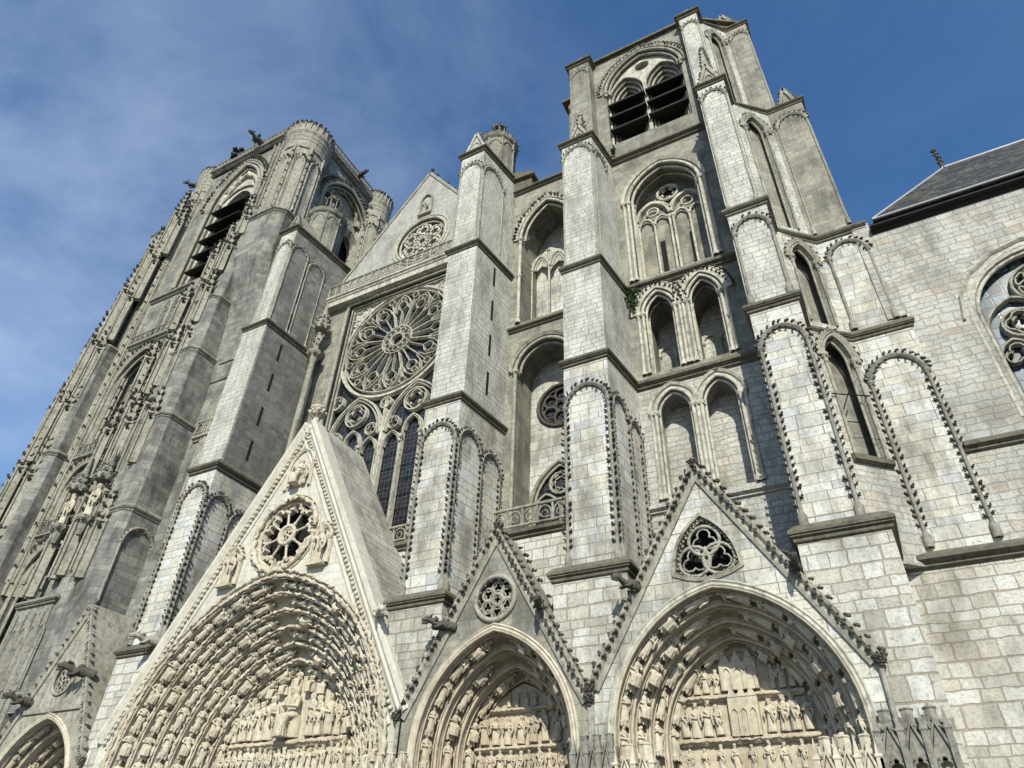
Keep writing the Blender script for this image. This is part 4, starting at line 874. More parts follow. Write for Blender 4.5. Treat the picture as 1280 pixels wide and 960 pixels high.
def portal(name, label, cx, A, n, depth, gab, T, tymp, mats, fig_h, fig_step, coping, rose, foliage=False, hw=None):
    yf = 26.05; f = front(yf); t = thing(name, label, 'portal', (cx, yf, 0))
    wmat, rmat, fmat, leafm = mats; za, zb, hw = gab
    out = [(cx - hw, 0), (cx - hw, zb), (cx, za), (cx + hw, zb), (cx + hw, 0)] + [(u, z) for u, z in A.path(0, 14, 0)][::-1]
    mb = MB(); plate(mb, f, out, [rose] if rose else [], -T, 0); mb.build('gable', wmat, t)
    if rose:
        us = [p[0] for p in rose]; zs_ = [p[1] for p in rose]; mb = MB(); plate(mb, front(yf + .75), rect(min(us) - .1, max(us) + .1, min(zs_) - .1, max(zs_) + .1), (), -.05, 0); mb.build('rose_shade_backing', VOID, t)  # black sheet painting the darkness behind the pierced gable
    da = (A.a - tymp['B'].a) / n; dd = depth / n
    mb = MB(); mb.loft([[(x, y, z) for x, z in ((cx - hw, 0), (cx - hw, zb + 3.5 if zb + 3.5 < za - 3 else zb), (cx + hw, zb + 3.5 if zb + 3.5 < za - 3 else zb), (cx + hw, 0))] for y in (yf + depth + .6, 31)]); mb.build('porch_wall', S_BASE, t)
    F = figs(fmat.name, fmat)['voussoir']
    total = 0
    for i in range(n):
        o0 = i * da; w0 = -i * dd; mb = MB()
        prof = [(o0, w0), (o0 + da * .16, w0), (o0 + da * .19, w0 - dd * .25), (o0 + da * .2, w0 - dd * .7), (o0 + da * .3, w0 - dd * 1.0), (o0 + da * .5, w0 - dd * 1.12), (o0 + da * .8, w0 - dd * 1.1), (o0 + da, w0 - dd)]
        rows = [[f.p(u, z, w) for u, z in A.path(o, 14, 0)] for o, w in prof]
        mb.loft(rows, False, False, True, False)
        if foliage:
            pts = [f.p(a[0], a[1], w0 + .06) for a in resample(A.path(o0 + da * .06, 20, 5.5), .14)]; leafy(mb, pts, .085, 6, .8)
            roll(mb, f, A.path(o0 + da * .2, 14, 0), 0, w0 - .02, .045)
        else:
            roll(mb, f, A.path(o0 + da * .1, 14, 0), 0, w0 + .0, da * .16, n=8); roll(mb, f, A.path(o0 + da * .29, 14, 0), 0, w0 - dd * .3, da * .07); roll(mb, f, A.path(o0 + da * .9, 14, 0), 0, w0 - dd * .92, da * .07)
        arc = mb.build('archivolt', rmat, t)
        off = o0 + da * .56; L = A.length(off)
        for sd_ in (-1, 1):
            d = (6.2 - A.zs) + rnd.uniform(0, .5)
            while d < L - fig_h * .75:
                (u, z), (tx, tz), (nx, nz) = A.at(off, sd_, d)
                pos = f.p(u, z, w0 - dd * .62)
                face = f.d(nx, nz, .75); sc = fig_h * rnd.uniform(.9, 1.05)
                place(rnd.choice(F), 'statue', arc, pos, f.d(tx, tz), face, sc, 1.3); total += 1; d += fig_step
    # outer label
    mb = MB(); roll(mb, f, A.path(-.04, 14, 0), 0, .03, .075, n=8); mould(mb, f, A.path(-.1, 14, 0), [(0, -.05), (0, .06), (.07, .12), (.13, .05), (.13, -.05)])
    if foliage: leafy(mb, [f.p(a[0], a[1], .12) for a in resample(A.path(-.22, 20, 5), .16)], .09, 6, .8)
    mb.build('arch_label', coping[1], t)
    hw_ = tymp['B'].a * .92; zd = tymp['B'].zs - 1.6                      # the doors below the carved lintel
    for sx in (-1, 1):
        mb = MB(); fd = front(yf + depth - .12); plate(mb, fd, rect(cx + (.06 if sx > 0 else -hw_), cx + (hw_ if sx > 0 else -.06), 0.02, zd), (), -.3, 0)
        for k in range(5): u = cx + sx * hw_ * (k + .5) / 5; mb.tube([fd.p(u, .1, .02), fd.p(u, zd - .1, .02)], .03, 4)
        mb.build('door', DOOR, t)
    mb = MB(); plate(mb, front(yf + depth - .1), rect(cx - tymp['B'].a - .2, cx + tymp['B'].a + .2, zd, zd + 1.2), (), -.3, 0); mb.build('door_lintel', rmat, t)
    tympanum(t, cx, yf + depth, tymp['B'], tymp['bands'], C_PALE if foliage else rmat, fmat, 3, tymp['groups'])
    return t, f, total
def coping_leafy(t, f, cx, za, zb, hw, T, mat, leafm, step=.34, s=.24):
    mb = MB(); cm = mb.sub()
    for a, b in (((cx - hw, zb), (cx, za)), ((cx, za), (cx + hw, zb))):
        mould(mb, f, [a, b], [(-.34, -.05), (-.34, .1), (-.2, .14), (-.1, .1), (.02, .22), (.16, .22), (.16, -T), (.0, -T)])
        crockets(cm, f, [a, b], step * 1.3, s * 1.05, .16, .05, .25); crockets(cm, f, [a, b], step, s * .9, -.05, .18, 1.3, -1)
        if T > .8: crockets(cm, f, [a, b], step * 1.5, s, .16, -T + .1, -.1)
    leaf_knob(cm, f.p(cx, za + .25, -.05), .22)
    for sx in (-1, 1): leaf_knob(cm, f.p(cx + sx * (hw + .05), zb - .05, .2), .2); mb.tube([f.p(cx + sx * hw, zb - .1, .1), f.p(cx + sx * hw, 6.5, .1)], .09, 8)
    mb.build('coping', mat, t); cm.build('crockets', leafm, t)
def rose_ring(t, f, path, mat, ball=True):
    mb = MB(); mould(mb, f, path, [(-.02, -.6), (-.02, .06), (.12, .06), (.12, -.05)], True); roll(mb, f, path, .12, .03, .05, True)
    return mb

# ---- great central portal
A = Arch(-28.75, 8.75, 6.2, 9.8); B = Arch(-28.9, 4.5, 5.6, 6.6)
row = lambda n, w: [-w + 2 * w * i / (n - 1) for i in range(n)]
tc = dict(B=B, bands=[(8.35, .36)], groups=[(8.55, 1.35, [-3.75, 3.75], 'standing'), (8.55, 1.85, [-3.2, -2.62, 2.6, 3.2], 'standing'), (8.55, 2.1, [-2.05, -1.5, 1.4, 2.0], 'standing'), (8.6, 2.55, [0], 'seated'), (10.55, 1.2, [-1.75, 1.75], 'seated'), (10.75, 1.25, [-.95, .95], 'seated'), (11.1, 1.1, [0], 'seated'), (6.95, 1.2, row(21, 4.3), 'standing'), (5.6, 1.2, row(17, 4.3), 'standing')])
CZ, CB, CH = 26.0, 8.3, 9.75
t, f, n_c = portal('great_portal', 'great cream portal, gable pierced by an eight-petalled rose over six bands of figures', -28.9, A, 6, 3.7, (CZ, CB, CH), 3.6, tc, (S_GABLE, C_PALE, C_PALE, C_DARK), 1.2, 1.34, (C_PALE, C_PALE), circle((-28.75, 18.45), 2.05, 32), True)
rc = (-28.75, 18.45); f2 = front(26.2)
mb = MB(); R_ = 2.05
leafy(mb, [f.p(u, z, .1) for u, z, _, _ in resample(circle(rc, R_ + .16, 48), .14, True)], .15, 6, .7); roll(mb, f, circle(rc, R_ + .38, 40), 0, .03, .06, True)
mb.build('rose_wreath', C_PALE, t)
mb = MB(); roll(mb, f2, circle(rc, R_ - .02, 32), 0, 0, .14, True); roll(mb, f2, circle(rc, .55, 20), 0, .04, .13, True); leafy(mb, [f2.p(u, z, .02) for u, z, _, _ in resample(circle(rc, .4, 16), .12, True)], .08, 5, .6)
for k in range(8):
    a_ = 2 * pi * k / 8 + .2; p_ = lambda r, a: (rc[0] + r * cos(a), rc[1] + r * sin(a))
    mb.tube([f2.p(*p_(.6, a_)), f2.p(*p_(1.5, a_))], .075, 6); blob(mb, f2.p(*p_(1.48, a_)), .16, .2); blob(mb, f2.p(*p_(.72, a_)), .12, .2)
    m_ = a_ + pi / 8; arc = [p_(1.48, a_), p_(1.68, a_ + .1), p_(1.62, m_ - .16), p_(1.9, m_ - .12), p_(1.97, m_), p_(1.9, m_ + .12), p_(1.62, m_ + .16), p_(1.68, a_ + pi / 4 - .1), p_(1.48, a_ + pi / 4)]
    mould(mb, f2, arc, [(-.1, -.25), (-.07, .08), (.05, .1), (.12, -.25)])
for k in range(4): a_ = pi / 2 * k + .3; roll(mb, f2, circle((rc[0] + .17 * cos(a_), rc[1] + .17 * sin(a_)), .14, 8), 0, 0, .05, True)
mb.build('rose_tracery', C_PALE, t)
mb = MB(); cm = mb.sub()
for a, b in (((-28.9 - CH, CB), (-28.9, CZ)), ((-28.9, CZ), (-28.9 + CH, CB))):
    mould(mb, f, [a, b], [(-.2, -.05), (-.2, .08), (-.05, .18), (.05, .1), (.2, .22), (.38, .22), (.44, .1), (.44, -.9), (-.1, -.9)])
    mould(mb, f, [a, b], [(-.8, -.05), (-.8, .06), (-.7, .1), (-.62, .04), (-.62, -.05)])
    for u, z, tx, tz in resample([a, b], .3): blob(cm, f.p(u + tz * .4, z - tx * .4, .08), .13, .2)
mb.build('coping', C_WHITE, t); cm.build('ball_frieze', C_PALE, t)
mb = MB(); mb.tube([f.p(-28.9, CZ, -.3), f.p(-28.9, CZ + .7, -.3), f.p(-28.9, CZ + 1.2, -.3)], [.24, .2, .28], 8); mb.lathe(f.p(-28.9, CZ + 1.35, -.3), [(.25, -.3), (.5, 0), (.54, .1), (.25, .16)], 10)
for k in range(8): a_ = 2 * pi * k / 8; crocket(mb, f.p(-28.9, CZ + .85, -.3) + Vector((cos(a_), sin(a_), 0)) * .25, Vector((cos(a_), sin(a_), .5)), Vector((0, 0, 1)), .42)
mb.build('finial', C_PALE, t)
mb = MB()
for sx in (-1, 1): mb.loft([[f.p(-28.9 + sx * k * CH, CZ + .25 - k * (CZ - CB), w) for w, e in ((-.3, 0), (-5.4, 0), (-5.4, .25), (-.3, .25))] for k in (0, .78)])
for sx in (-1, 1):
    mb.loft([[f.p(-28.9 + sx * k * CH, CZ - k * (CZ - CB) + dz, w) for w, dz in ((-.25, .1), (-5.2, .1), (-5.2, .5), (-.25, .5))] for k in (.0, .8)])
mb.build('gable_roof', S_ROOF, t)
NF = C_PALE; F = figs(NF.name, NF)
for uc, zb, aw, hh, k in ((-28.75, 21.4, .95, 1.9, 0), (-32.3, 15.9, .6, 2.0, 1), (-25.75, 16.1, .6, 2.0, 2)):
    mb = MB(); B2 = Arch(uc, aw, zb + hh * .75, aw * 1.35); mould(mb, f, B2.path(0, 8, zb), [(-.14, -.05), (-.14, .1), (0, .2), (.1, .1), (.1, -.05)])
    if k: mb.loft([[(uc + sx_ * .55, 26.05 - w, zb + z) for w, z in ((0, -.1), (.45, -.1), (.45, .06), (0, .1))] for sx_ in (-1, 1)]); [crocket(mb, f.p(u, z, .1), f.d(-tz, tx, .4), f.d(tx, tz), .2) for u, z, tx, tz in resample(B2.path(-.1, 8), .3)]; [colonnette(mb, f, uc + s_ * aw, zb, zb + hh * .75, .15, .08) for s_ in (-1, 1)]
    nb = mb.build('gable_niche', C_PALE, t)
    if k: place(F['standing'][k], 'statue', nb, (uc, 25.85, zb + .05), s=2.0, wide=1.1)
    else: place(F['seated'][0], 'statue', nb, (uc, 25.9, zb + .1), s=1.9, wide=1.1); place(F['standing'][3], 'statue', nb, (uc - .55, 25.9, zb + .1), s=1.15); place(F['standing'][2], 'statue', nb, (uc + .55, 25.9, zb + .1), s=1.15)
gargoyle(t, (-21.2, 25.9, 12.9), (.75, -.65, -.25), .9, C_PALE); gargoyle(t, (-36.6, 25.9, 13.3), (-.5, -.85, .05), 1.0, C_GREY)

# ---- smaller portal with the gable round rose
A = Arch(-14.85, 3.6, 6.8, 4.6); B = Arch(-14.85, 2.2, 6.8, 2.95)
tc = dict(B=B, bands=[(8.75, .2), (7.25, .2)], groups=[(8.85, .62, [-.62, -.2, .25, .66], 'standing'), (7.4, 1.2, [-1.75, -1.2, -.62, 0, .6, 1.15, 1.7], 'standing'), (6.2, 1.0, row(9, 1.9), 'standing')])
rose = circle((-14.85, 12.72), .92, 28)
t, f, n1 = portal('side_portal', 'narrow portal with a brown-stained gable and small round rose between pale piers', -14.9, A, 3, 2.9, (15.9, 8.2, 4.35), 1.3, tc, (S_WORN, C_WARM, C_WARM, C_DARK), 1.05, 1.2, (C_GREY, C_PALE), rose)
mb = MB(); rc = (-14.85, 12.72); f2 = front(26.25); roll(mb, f, circle(rc, .98, 28), 0, .05, .12, True); roll(mb, f2, circle(rc, .26, 12), 0, .02, .07, True)
for k in range(6): a_ = 2 * pi * k / 6 + pi / 6; roll(mb, f2, circle((rc[0] + .56 * cos(a_), rc[1] + .56 * sin(a_)), .29, 12), 0, 0, .065, True); roll(mb, f2, foil((rc[0] + .56 * cos(a_), rc[1] + .56 * sin(a_)), .22, 3, a_), 0, 0, .035, True)
for k in range(14): a_ = 2 * pi * k / 14; crocket(mb, f.p(rc[0] + .9 * cos(a_), rc[1] + .9 * sin(a_), 0), f.d(-cos(a_), -sin(a_), .3), f.d(-sin(a_), cos(a_)), .14)
roll(mb, f2, foil(rc, .2, 4), 0, 0, .04, True); mb.build('rose_tracery', C_GREY, t)
coping_leafy(t, f, -14.9, 15.9, 8.2, 4.35, 1.7, C_GREY, C_DARK)
gargoyle(t, (-17.0, 25.9, 11.7), (-.75, -.6, .12), .85); gargoyle(t, (-12.6, 25.9, 12.0), (.25, -.95, -.1), .75)

# ---- portal under the belfry tower
A = Arch(-5.42, 4.28, 6.8, 5.05); B = Arch(-5.5, 2.65, 6.8, 3.6)
tc = dict(B=B, bands=[(8.55, .24), (7.05, .26)], groups=[(8.7, .9, [-1.75, -1.4, -1.0, 1.15, 1.5, 1.85], 'standing'), (7.2, 1.2, [-2.35, -1.95, -1.5, -1.05, .85, 1.3, 1.7, 2.15], 'standing'), (6.0, .9, row(9, 2.3), 'standing')])
p1, p2, p3 = (-5.5, 14.75), (-6.75, 12.5), (-4.25, 12.5)
def bulge(a, b, k, n=6): return [(a[0] + (b[0] - a[0]) * i / n + (b[1] - a[1]) * k * 4 * (i / n) * (1 - i / n), a[1] + (b[1] - a[1]) * i / n - (b[0] - a[0]) * k * 4 * (i / n) * (1 - i / n)) for i in range(n)]
tri = bulge(p2, p3, .13) + bulge(p3, p1, .13) + bulge(p1, p2, .13)
t, f, n2 = portal('side_portal', 'wide portal under the belfry tower, gable pierced by a dark curved triangle', -5.45, A, 4, 3.0, (17.0, 8.6, 5.0), .9, tc, (S_PANEL, C_WARM, C_PALE, C_DARK), 1.1, 1.26, (C_GREY, C_LIGHT), tri)
mb = MB(); mould(mb, f, tri, [(-.14, -.05), (-.14, .06), (0, .1), (.02, -.4)], True); f2 = front(26.2)
for c_ in ((-5.5, 13.75), (-5.98, 12.95), (-5.02, 12.95)): roll(mb, f2, circle(c_, .62, 16), 0, 0, .075, True); roll(mb, f2, foil(c_, .5, 3, pi / 2), 0, -.02, .04, True)
mb.build('gable_tracery', C_GREY, t)
cm = MB()
for u, z, tx, tz in resample(tri, .2, True): crocket(cm, f.p(u, z, -.1), f.d(-tz, tx, .3), f.d(tx, tz), .17)
cm.build('crockets', C_GREY, t)
coping_leafy(t, f, -5.45, 17.0, 8.6, 5.0, .85, C_GREY, C_DARK)
gargoyle(t, (-8.35, 25.9, 12.15), (-.5, -.8, .15), .8); gargoyle(t, (-2.35, 25.9, 11.95), (.15, -.97, .05), .72)
mb = MB(); f2 = front(26.05 + 2.98)                                   # carved buildings in the tympanum
for z0_, hh, w_ in ((8.75, 1.0, .7), (7.15, 1.35, .55)):
    mb.box(-5.5 - w_, -5.5 + w_, 28.75, 29.1, z0_, z0_ + hh)
    for k in range(3): B2 = Arch(-5.5 + (k - 1) * w_ * .62, w_ * .26, z0_ + hh * .55, w_ * .4); roll(mb, front(28.75), B2.path(0, 5, z0_), 0, .02, .05)
    for k in range(3): c_ = -5.5 + (k - 1) * w_ * .66; mb.loft([[(c_ - w_ * .3, y, z0_ + hh), (c_ + w_ * .3, y, z0_ + hh), (c_, y, z0_ + hh + .45)] for y in (28.72, 29.1)])
mb.build('carved_building', C_PALE, t)

# ---- portal on the north side, cut by the left edge of the view
A = Arch(-44.25, 3.75, 5.4, 4.6); B = Arch(-44.25, 2.3, 5.4, 3.0)
tc = dict(B=B, bands=[(6.6, .2)], groups=[(6.8, .8, row(5, 1.4), 'standing')])
rose = circle((-44.2, 12.15), .92, 28)
t, f, n3 = portal('side_portal', 'leftmost grey portal with a small blind rose, below the ornate left tower', -44.25, A, 3, 2.9, (16.5, 7.6, 4.5), 3.0, tc, (C_GREY, C_PALE, C_WARM, C_FINIAL), .95, 1.15, (C_GREY, C_PALE), rose)
mb = MB(); rc = (-44.2, 12.15); f2 = front(26.2); roll(mb, f, circle(rc, .97, 28), 0, .03, .1, True)
for rr_, nn in ((.28, 6), (.66, 12)):
    for k in range(nn): a_ = 2 * pi * k / nn; roll(mb, f2, circle((rc[0] + rr_ * cos(a_), rc[1] + rr_ * sin(a_)), .17, 8), 0, 0, .05, True)
mb.build('rose_tracery', C_GREY, t)
coping_leafy(t, f, -44.25, 16.5, 7.6, 4.5, 2.9, C_GREY, C_FINIAL, .5, .22)
mb = MB(); mould(mb, f, [(-46.8, 10.35), (-41.3, 10.35)], [(-.12, -.05), (-.12, .12), (.12, .16), (.12, -.05)]); mb.build('string_course', C_GREY, t)
gargoyle(t, (-41.9, 25.95, 12.1), (-.55, -.8, .1), 1.15); gargoyle(t, (-46.6, 25.95, 10.9), (-.3, -.9, .1), 1.0)

# ---- gabled canopies of the porch niches, a row at the foot of the view
def canopies(name, label, u0, u1, z, parts, mat, back=25.9):
    n = parts; w = (u1 - u0) / n; t = thing(name, label, 'canopy', ((u0 + u1) / 2, back, z), 'niche canopies along the portals')
    mb = MB(); cm = mb.sub(); f = front(25.35)
    for i in range(n):
        c = u0 + (i + .5) * w; a = w * .36; fo = Arch(c, a, z - .55, a * 1.2)
        plate(mb, f, [(c - w / 2, z - .75), (c - a, z - .75)] + fo.path(0, 6)[0:] + [(c + a, z - .75), (c + w / 2, z - .75), (c + w / 2, z - .3), (c, z + .55), (c - w / 2, z - .3)], (), -.12, 0)
        roll(mb, f, foil((c, z - .5), a * .95, 3), 0, -.03, .05, True); roll(mb, f, [(c - w / 2, z - .25), (c, z + .6), (c + w / 2, z - .25)], 0, .03, .075)
        crockets(cm, f, [(c - w / 2, z - .25), (c, z + .6)], .28, .14, .03, 0, .3); crockets(cm, f, [(c, z + .6), (c + w / 2, z - .25)], .28, .14, .03, 0, .3)
    for i in range(n + 1):
        u = u0 + i * w; mb.loft([[(u + sx * k, 25.3 + sy * k, z + zz) for sx, sy in ((-.09, -.09), (.09, -.09), (.09, .09), (-.09, .09))] for zz, k in ((-.9, 1), (.35, 1), (.4, 1.3), (.5, .9), (1.0, .1))])
        mb.loft([[(u + sx * k, 25.3 + sy * k, z - .9 - zz) for sx, sy in ((-.12, -.12), (.12, -.12), (.12, .12), (-.12, .12))] for zz, k in ((0, 1.3), (.12, 1.3), (.3, .5))])
    mb.box(u0, u1, 25.75, back + .2, z - .3, z + .5 + rnd.uniform(0, .2))
    for i in range(n):
        c = u0 + (i + .5) * w; q = w * .4
        mb.lathe((c, 25.75, z), [(q, -.3), (q, .45), (q * 1.12, .5), (q * 1.12, .6), (q * .8, .65), (q * .75, 1.0), (q * .9, 1.05), (q * .6, 1.1)], 6, .52, False)
        for k in range(6): a_ = .52 + pi / 3 * k; mb.tube([(c + q * cos(a_), 25.75 + q * sin(a_), z - .3), (c + q * cos(a_), 25.75 + q * sin(a_), z + .6 + rnd.uniform(0, .3))], .05, 5)
    mb.build('gablets', mat, t); cm.build('crockets', C_FINIAL, t)
    mb = MB(); mb.box(u0 + .05, u1 - .05, 26.0, back + .3, z - 3, z - .32); mb.build('niche_back', C_PALE, t)
canopies('niche_canopy', 'grey-green gabled niche canopy between the two right-hand portals', -10.95, -9.5, 5.85, 3, C_FINIAL)
canopies('niche_canopy', 'pale gabled niche canopy at the left springing of the portal under the belfry', -9.4, -8.1, 5.45, 2, C_PALE)
canopies('niche_canopy', 'lichened niche canopy of pointed gablets at the bottom corner of the belfry tower', -1.05, .85, 5.95, 3, C_FINIAL)
canopies('niche_canopy', 'pale niche canopy at the right springing of the belfry portal', -2.9, -1.15, 5.3, 3, C_PALE)
canopies('niche_canopy', 'small carved niche canopy between the great portal and the narrow portal', -20.1, -18.4, 5.7, 3, C_PALE)

# ------------------------------------------------------------------ the chapel on the right
t = thing('chapel', 'plain stone chapel with dark slate hipped roof and one large traceried window', 'chapel', (14, 36, 0))
WY = 31.0; f = front(WY); A = Arch(10.7, 3.0, 24.6, 3.3)
mb = MB(); plate(mb, f, rect(5.0, 34, 13.2, 32.0), [A.path(0, 10, 19.0)], -1.0, 0); mb.box(5.05, 34, 40, 41, 0, 32); mb.box(5.02, 5.6, 31.6, 40, 0, 31.9); mb.box(4.15, 5.0, 31.02, 33, 25.9, 32.9); mb.build('wall', S_RUBBLE, t)
mb = MB(); mb.box(1.05, 34, 30.9, 32, 0, 13.3); mb.build('wall_foot', S_BASE, t)
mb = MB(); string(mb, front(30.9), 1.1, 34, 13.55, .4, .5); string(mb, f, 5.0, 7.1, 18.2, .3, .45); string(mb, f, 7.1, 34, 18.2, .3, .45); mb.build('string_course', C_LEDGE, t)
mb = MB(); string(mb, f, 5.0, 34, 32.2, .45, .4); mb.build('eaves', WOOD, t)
mb = MB(); mb.loft([[(5.2, 30.4, 32.3), (34, 30.4, 32.3), (34, 41.5, 32.3), (5.2, 41.5, 32.3)], [(11, 35.9, 40.4), (34, 35.9, 40.4), (34, 36.1, 40.4), (11, 36.1, 40.4)]]); mb.build('roof', SLATE, t)
mb = MB(); mb.tube([(10.9, 36, 40.5), (34, 36, 40.5)], .13, 6); mb.tube([(5.2, 30.4, 32.4), (10.95, 35.95, 40.45)], .07, 6); mb.tube([(5.2, 30.38, 32.36), (34, 30.38, 32.36)], .07, 6); mb.build('roof_flashing', ZINC, t)
mb = MB(); mb.tube([(11, 36, 40.4), (11, 36, 42.6)], [.14, .05], 6)
for k in range(4):
    for a_ in (0, pi / 2, pi, 1.5 * pi): crocket(mb, (11, 36, 41.0 + k * .42), Vector((cos(a_), sin(a_), .2)), Vector((0, 0, 1)), .22)
mb.build('finial', C_DARK, t)
mb = MB(); plate(mb, front(WY + .62), rect(7.4, 14, 18.8, 28.2), (), -.04, 0); mb.build('window_glass', GLASS_BLUE, t)
mb = MB(); f2 = front(WY + .4)
mould(mb, f, A.path(-.5, 4), [(0, -.05), (0, .05), (.1, .16), (.16, .05), (.16, -.05)]); mould(mb, f, A.path(0, 10, 19.0), [(-.16, -.4), (0, -.12), (.22, .03), (.3, .02), (.3, -.1)]); roll(mb, f, A.path(.12, 10, 19), 0, -.2, .1)
mb.build('window_surround', C_LIGHT, t)
mb = MB()
def tc2(path, wd, closed=False): mould(mb, f2, path, [(-wd, -.15), (-wd * .5, .14), (wd * .5, .14), (wd, -.15)], closed)
for k in (-1, 1):
    B = Arch(10.7 + k * 1.45, 1.4, 23.6, 1.9); tc2(B.path(0, 8, 19), .1)
    for j in (-1, 1):
        D = Arch(B.uc + j * .7, .66, 22.2, .95); tc2(D.path(0, 6, 19), .08); tc2(foil((D.uc, 22.3), .58, 3), .05, True)
    tc2(circle((B.uc, 23.95), .78, 18), .1, True); tc2(foil((B.uc, 23.95), .68, 4), .07, True)
tc2(circle((10.7, 26.0), 1.15, 20), .12, True); tc2(foil((10.7, 26.0), 1.0, 6), .07, True)
mb.build('window_tracery', C_GREY, t)

# ------------------------------------------------------------------ the ornate north tower (left)
GN = 'encrusted piers of the north tower'
def pinnacle(mb, cm, x, y, z0, z1, w, gab=True):
    """square pier set cornerwise with sunk faces, gablets and a crocketed spirelet"""
    hs = z0 + (z1 - z0) * .62
    for dx, dy in ((-1, 0), (1, 0), (0, -1)): mb.tube([(x + dx * w, y + dy * w, z0), (x + dx * w, y + dy * w, hs)], .09, 5)
    mb.loft([[(x - w * .9, y, z), (x, y - w * .9, z), (x + w * .9, y, z), (x, y + w * .9, z)] for z in (z0, hs)])
    mb.loft([[(x - k, y, z), (x, y - k, z), (x + k, y, z), (x, y + k, z)] for z, k in ((hs, w * 1.3), (hs + .2, w * 1.3), (hs + .3, w * .85), (z1, .06))])
    for dx, dy in ((.5, -.5), (-.5, -.5)):
        mb.loft([[(x + dx * w * 2 * q - .0, y + dy * w * q * 2, hs + zz) for q, zz in ((.45, -.5), (.75, -.5), (.6, .9))], [(x + dx * w * .6 + dy * .2, y + dy * w * .6 - dx * .2, hs - .2), (x + dx * w + .0, y + dy * w, hs - .2), (x + dx * w * .8, y + dy * w * .8, hs + .5)]])
    n = int((z1 - hs) / .8)
    for i in range(n):
        z = hs + .4 + i * .8; k = w * .85 * (1 - (z - hs) / (z1 - hs)) + .04
        for dx, dy in ((1, 0), (-1, 0), (0, -1), (0, 1)): crocket(cm, (x + dx * k, y + dy * k, z), Vector((dx, dy, .35)), Vector((0, 0, 1)), .34)
    blob(cm, (x, y, z1), .2, .3)
    for dx, dy in ((.7, -.7), (-.7, -.7)):
        for i in range(2): crocket(cm, (x + dx * w * (.9 - i * .15), y + dy * w * .9, hs - .4 + i * .6), Vector((dx, dy, .4)), Vector((0, 0, 1)), .3)
def north_pier(label, xl, xr, levels, loc, z0=0):
    """levels: (z top, front Y, back Y at the wall)"""
    t = thing('tower_pier', label, 'buttress', loc, GN); zp = 0
    zp = z0
    for i, (zt, yf, yb, dx, dl) in enumerate(levels):
        poly = [(xl + dl, yb), (xl + dl, yf), (xr - dx - .45, yf), (xr - dx, yf + .45), (xr - dx, yb)]
        stage(t, 'shaft', poly, zp, zt - .15, S_NORTH); course(t, poly, zt, .16, .4, C_FINIAL); zp = zt
    return t
LV = [(24.2, 26.4, 29.6, 0, 0), (32.4, 26.45, 29.6, .05, .3), (39.3, 26.5, 29.6, .1, .8), (45.7, 26.7, 29.6, .2, 1.4), (52.4, 26.95, 29.6, .35, 2.0), (59.3, 27.3, 29.6, .5, 2.4)]
t = north_pier('broad grey left-tower pier with a bare stepped flank beside crocketed pinnacles', -49.8, -45.55, LV, (-47.6, 27, 0), 10.6)
fs = rside(-45.55); blind_panel(t, fs, 26.9, 29.3, 15.4, 21.6, C_GREY, C_FINIAL, s=.14, r=.09, step=.4, deep=.12, leaf=False)
mb = MB(); cm = mb.sub()
rows_ = [(18.3, 28.5, 26.3, -52.6, -47.6), (27, 37.5, 26.4, -52.3, -47.4), (35, 44.5, 26.5, -51.4, -47.3), (42, 51.0, 26.6, -50.2, -47.2), (48, 56, 26.7, -48.7, -46.9), (53, 60.0, 27.0, -47.6, -46.5)]
for z0, z1, y, xa, xb in rows_:
    n_ = max(2, round((xb - xa) / 1.25))
    for k in range(n_ + 1): pinnacle(mb, cm, xa + (xb - xa) * k / n_ + rnd.uniform(-.12, .12), y + (.3 if k % 2 else 0), z0 + rnd.uniform(0, 1.5), z1 + (1 if k % 2 else -2) + rnd.uniform(-1, 1), rnd.uniform(.34, .46))
mb.build('pinnacles', C_GREY, t); cm.build('crockets', C_DARK, t)
mb = MB(); ledge(mb, [(-53.3, 28), (-53.3, 26.25), (-49.2, 26.25), (-49.2, 28)], 17.9, .25, .4); mb.box(-53.2, -49.3, 26.31, 28, 0, 17.6); mb.box(-53.0, -49.5, 27.1, 29.6, 17.6, 40); mb.box(-51.4, -49.0, 27.1, 29.6, 40, 50)
for u in (-52.9, -51.9, -50.9, -49.9): mb.tube([(u, 26.25, 9), (u, 26.25, 17)], .12, 6); roll(mb, front(26.31), Arch(u + .5, .38, 15.4, .7).path(0, 6, 12), 0, .02, .07)
mb.build('pier_foot', C_FINIAL, t)
LV2 = [(17.0, 26.2, 28.4, 0, 0), (32.4, 26.3, 28.4, 0, .2), (44.8, 26.4, 28.4, .5, .7), (51.4, 26.6, 28.4, 1.6, 1.5), (57.0, 26.8, 28.4, 2.4, 2.4), (63.0, 27.0, 28.4, 3.2, 3.0)]
t = north_pier('outermost encrusted pier of the left tower, bristling against the sky', -64.2, -59.6, LV2, (-61.5, 27, 0))
mb = MB(); cm = mb.sub()
for z0, z1, y, xa, xb in [(16, 27, 25.9, -64.0, -61.0), (23, 34.5, 26.0, -63.8, -61.0), (31, 41.5, 26.1, -63.4, -61.0), (38, 48.5, 26.2, -63.0, -60.8), (45, 55, 26.4, -62.3, -60.4), (51, 61, 26.6, -61.6, -59.8), (57.5, 67, 26.9, -60.6, -59.2)]:
    for k in range(3): pinnacle(mb, cm, xa + (xb - xa) * k / 2, y + (.35 if k != 1 else 0), z0 + rnd.uniform(0, 1), z1 + (1.2 if k == 1 else -1) + rnd.uniform(0, 1), .42)
mb.build('pinnacles', C_GREY, t); cm.build('crockets', C_DARK, t)

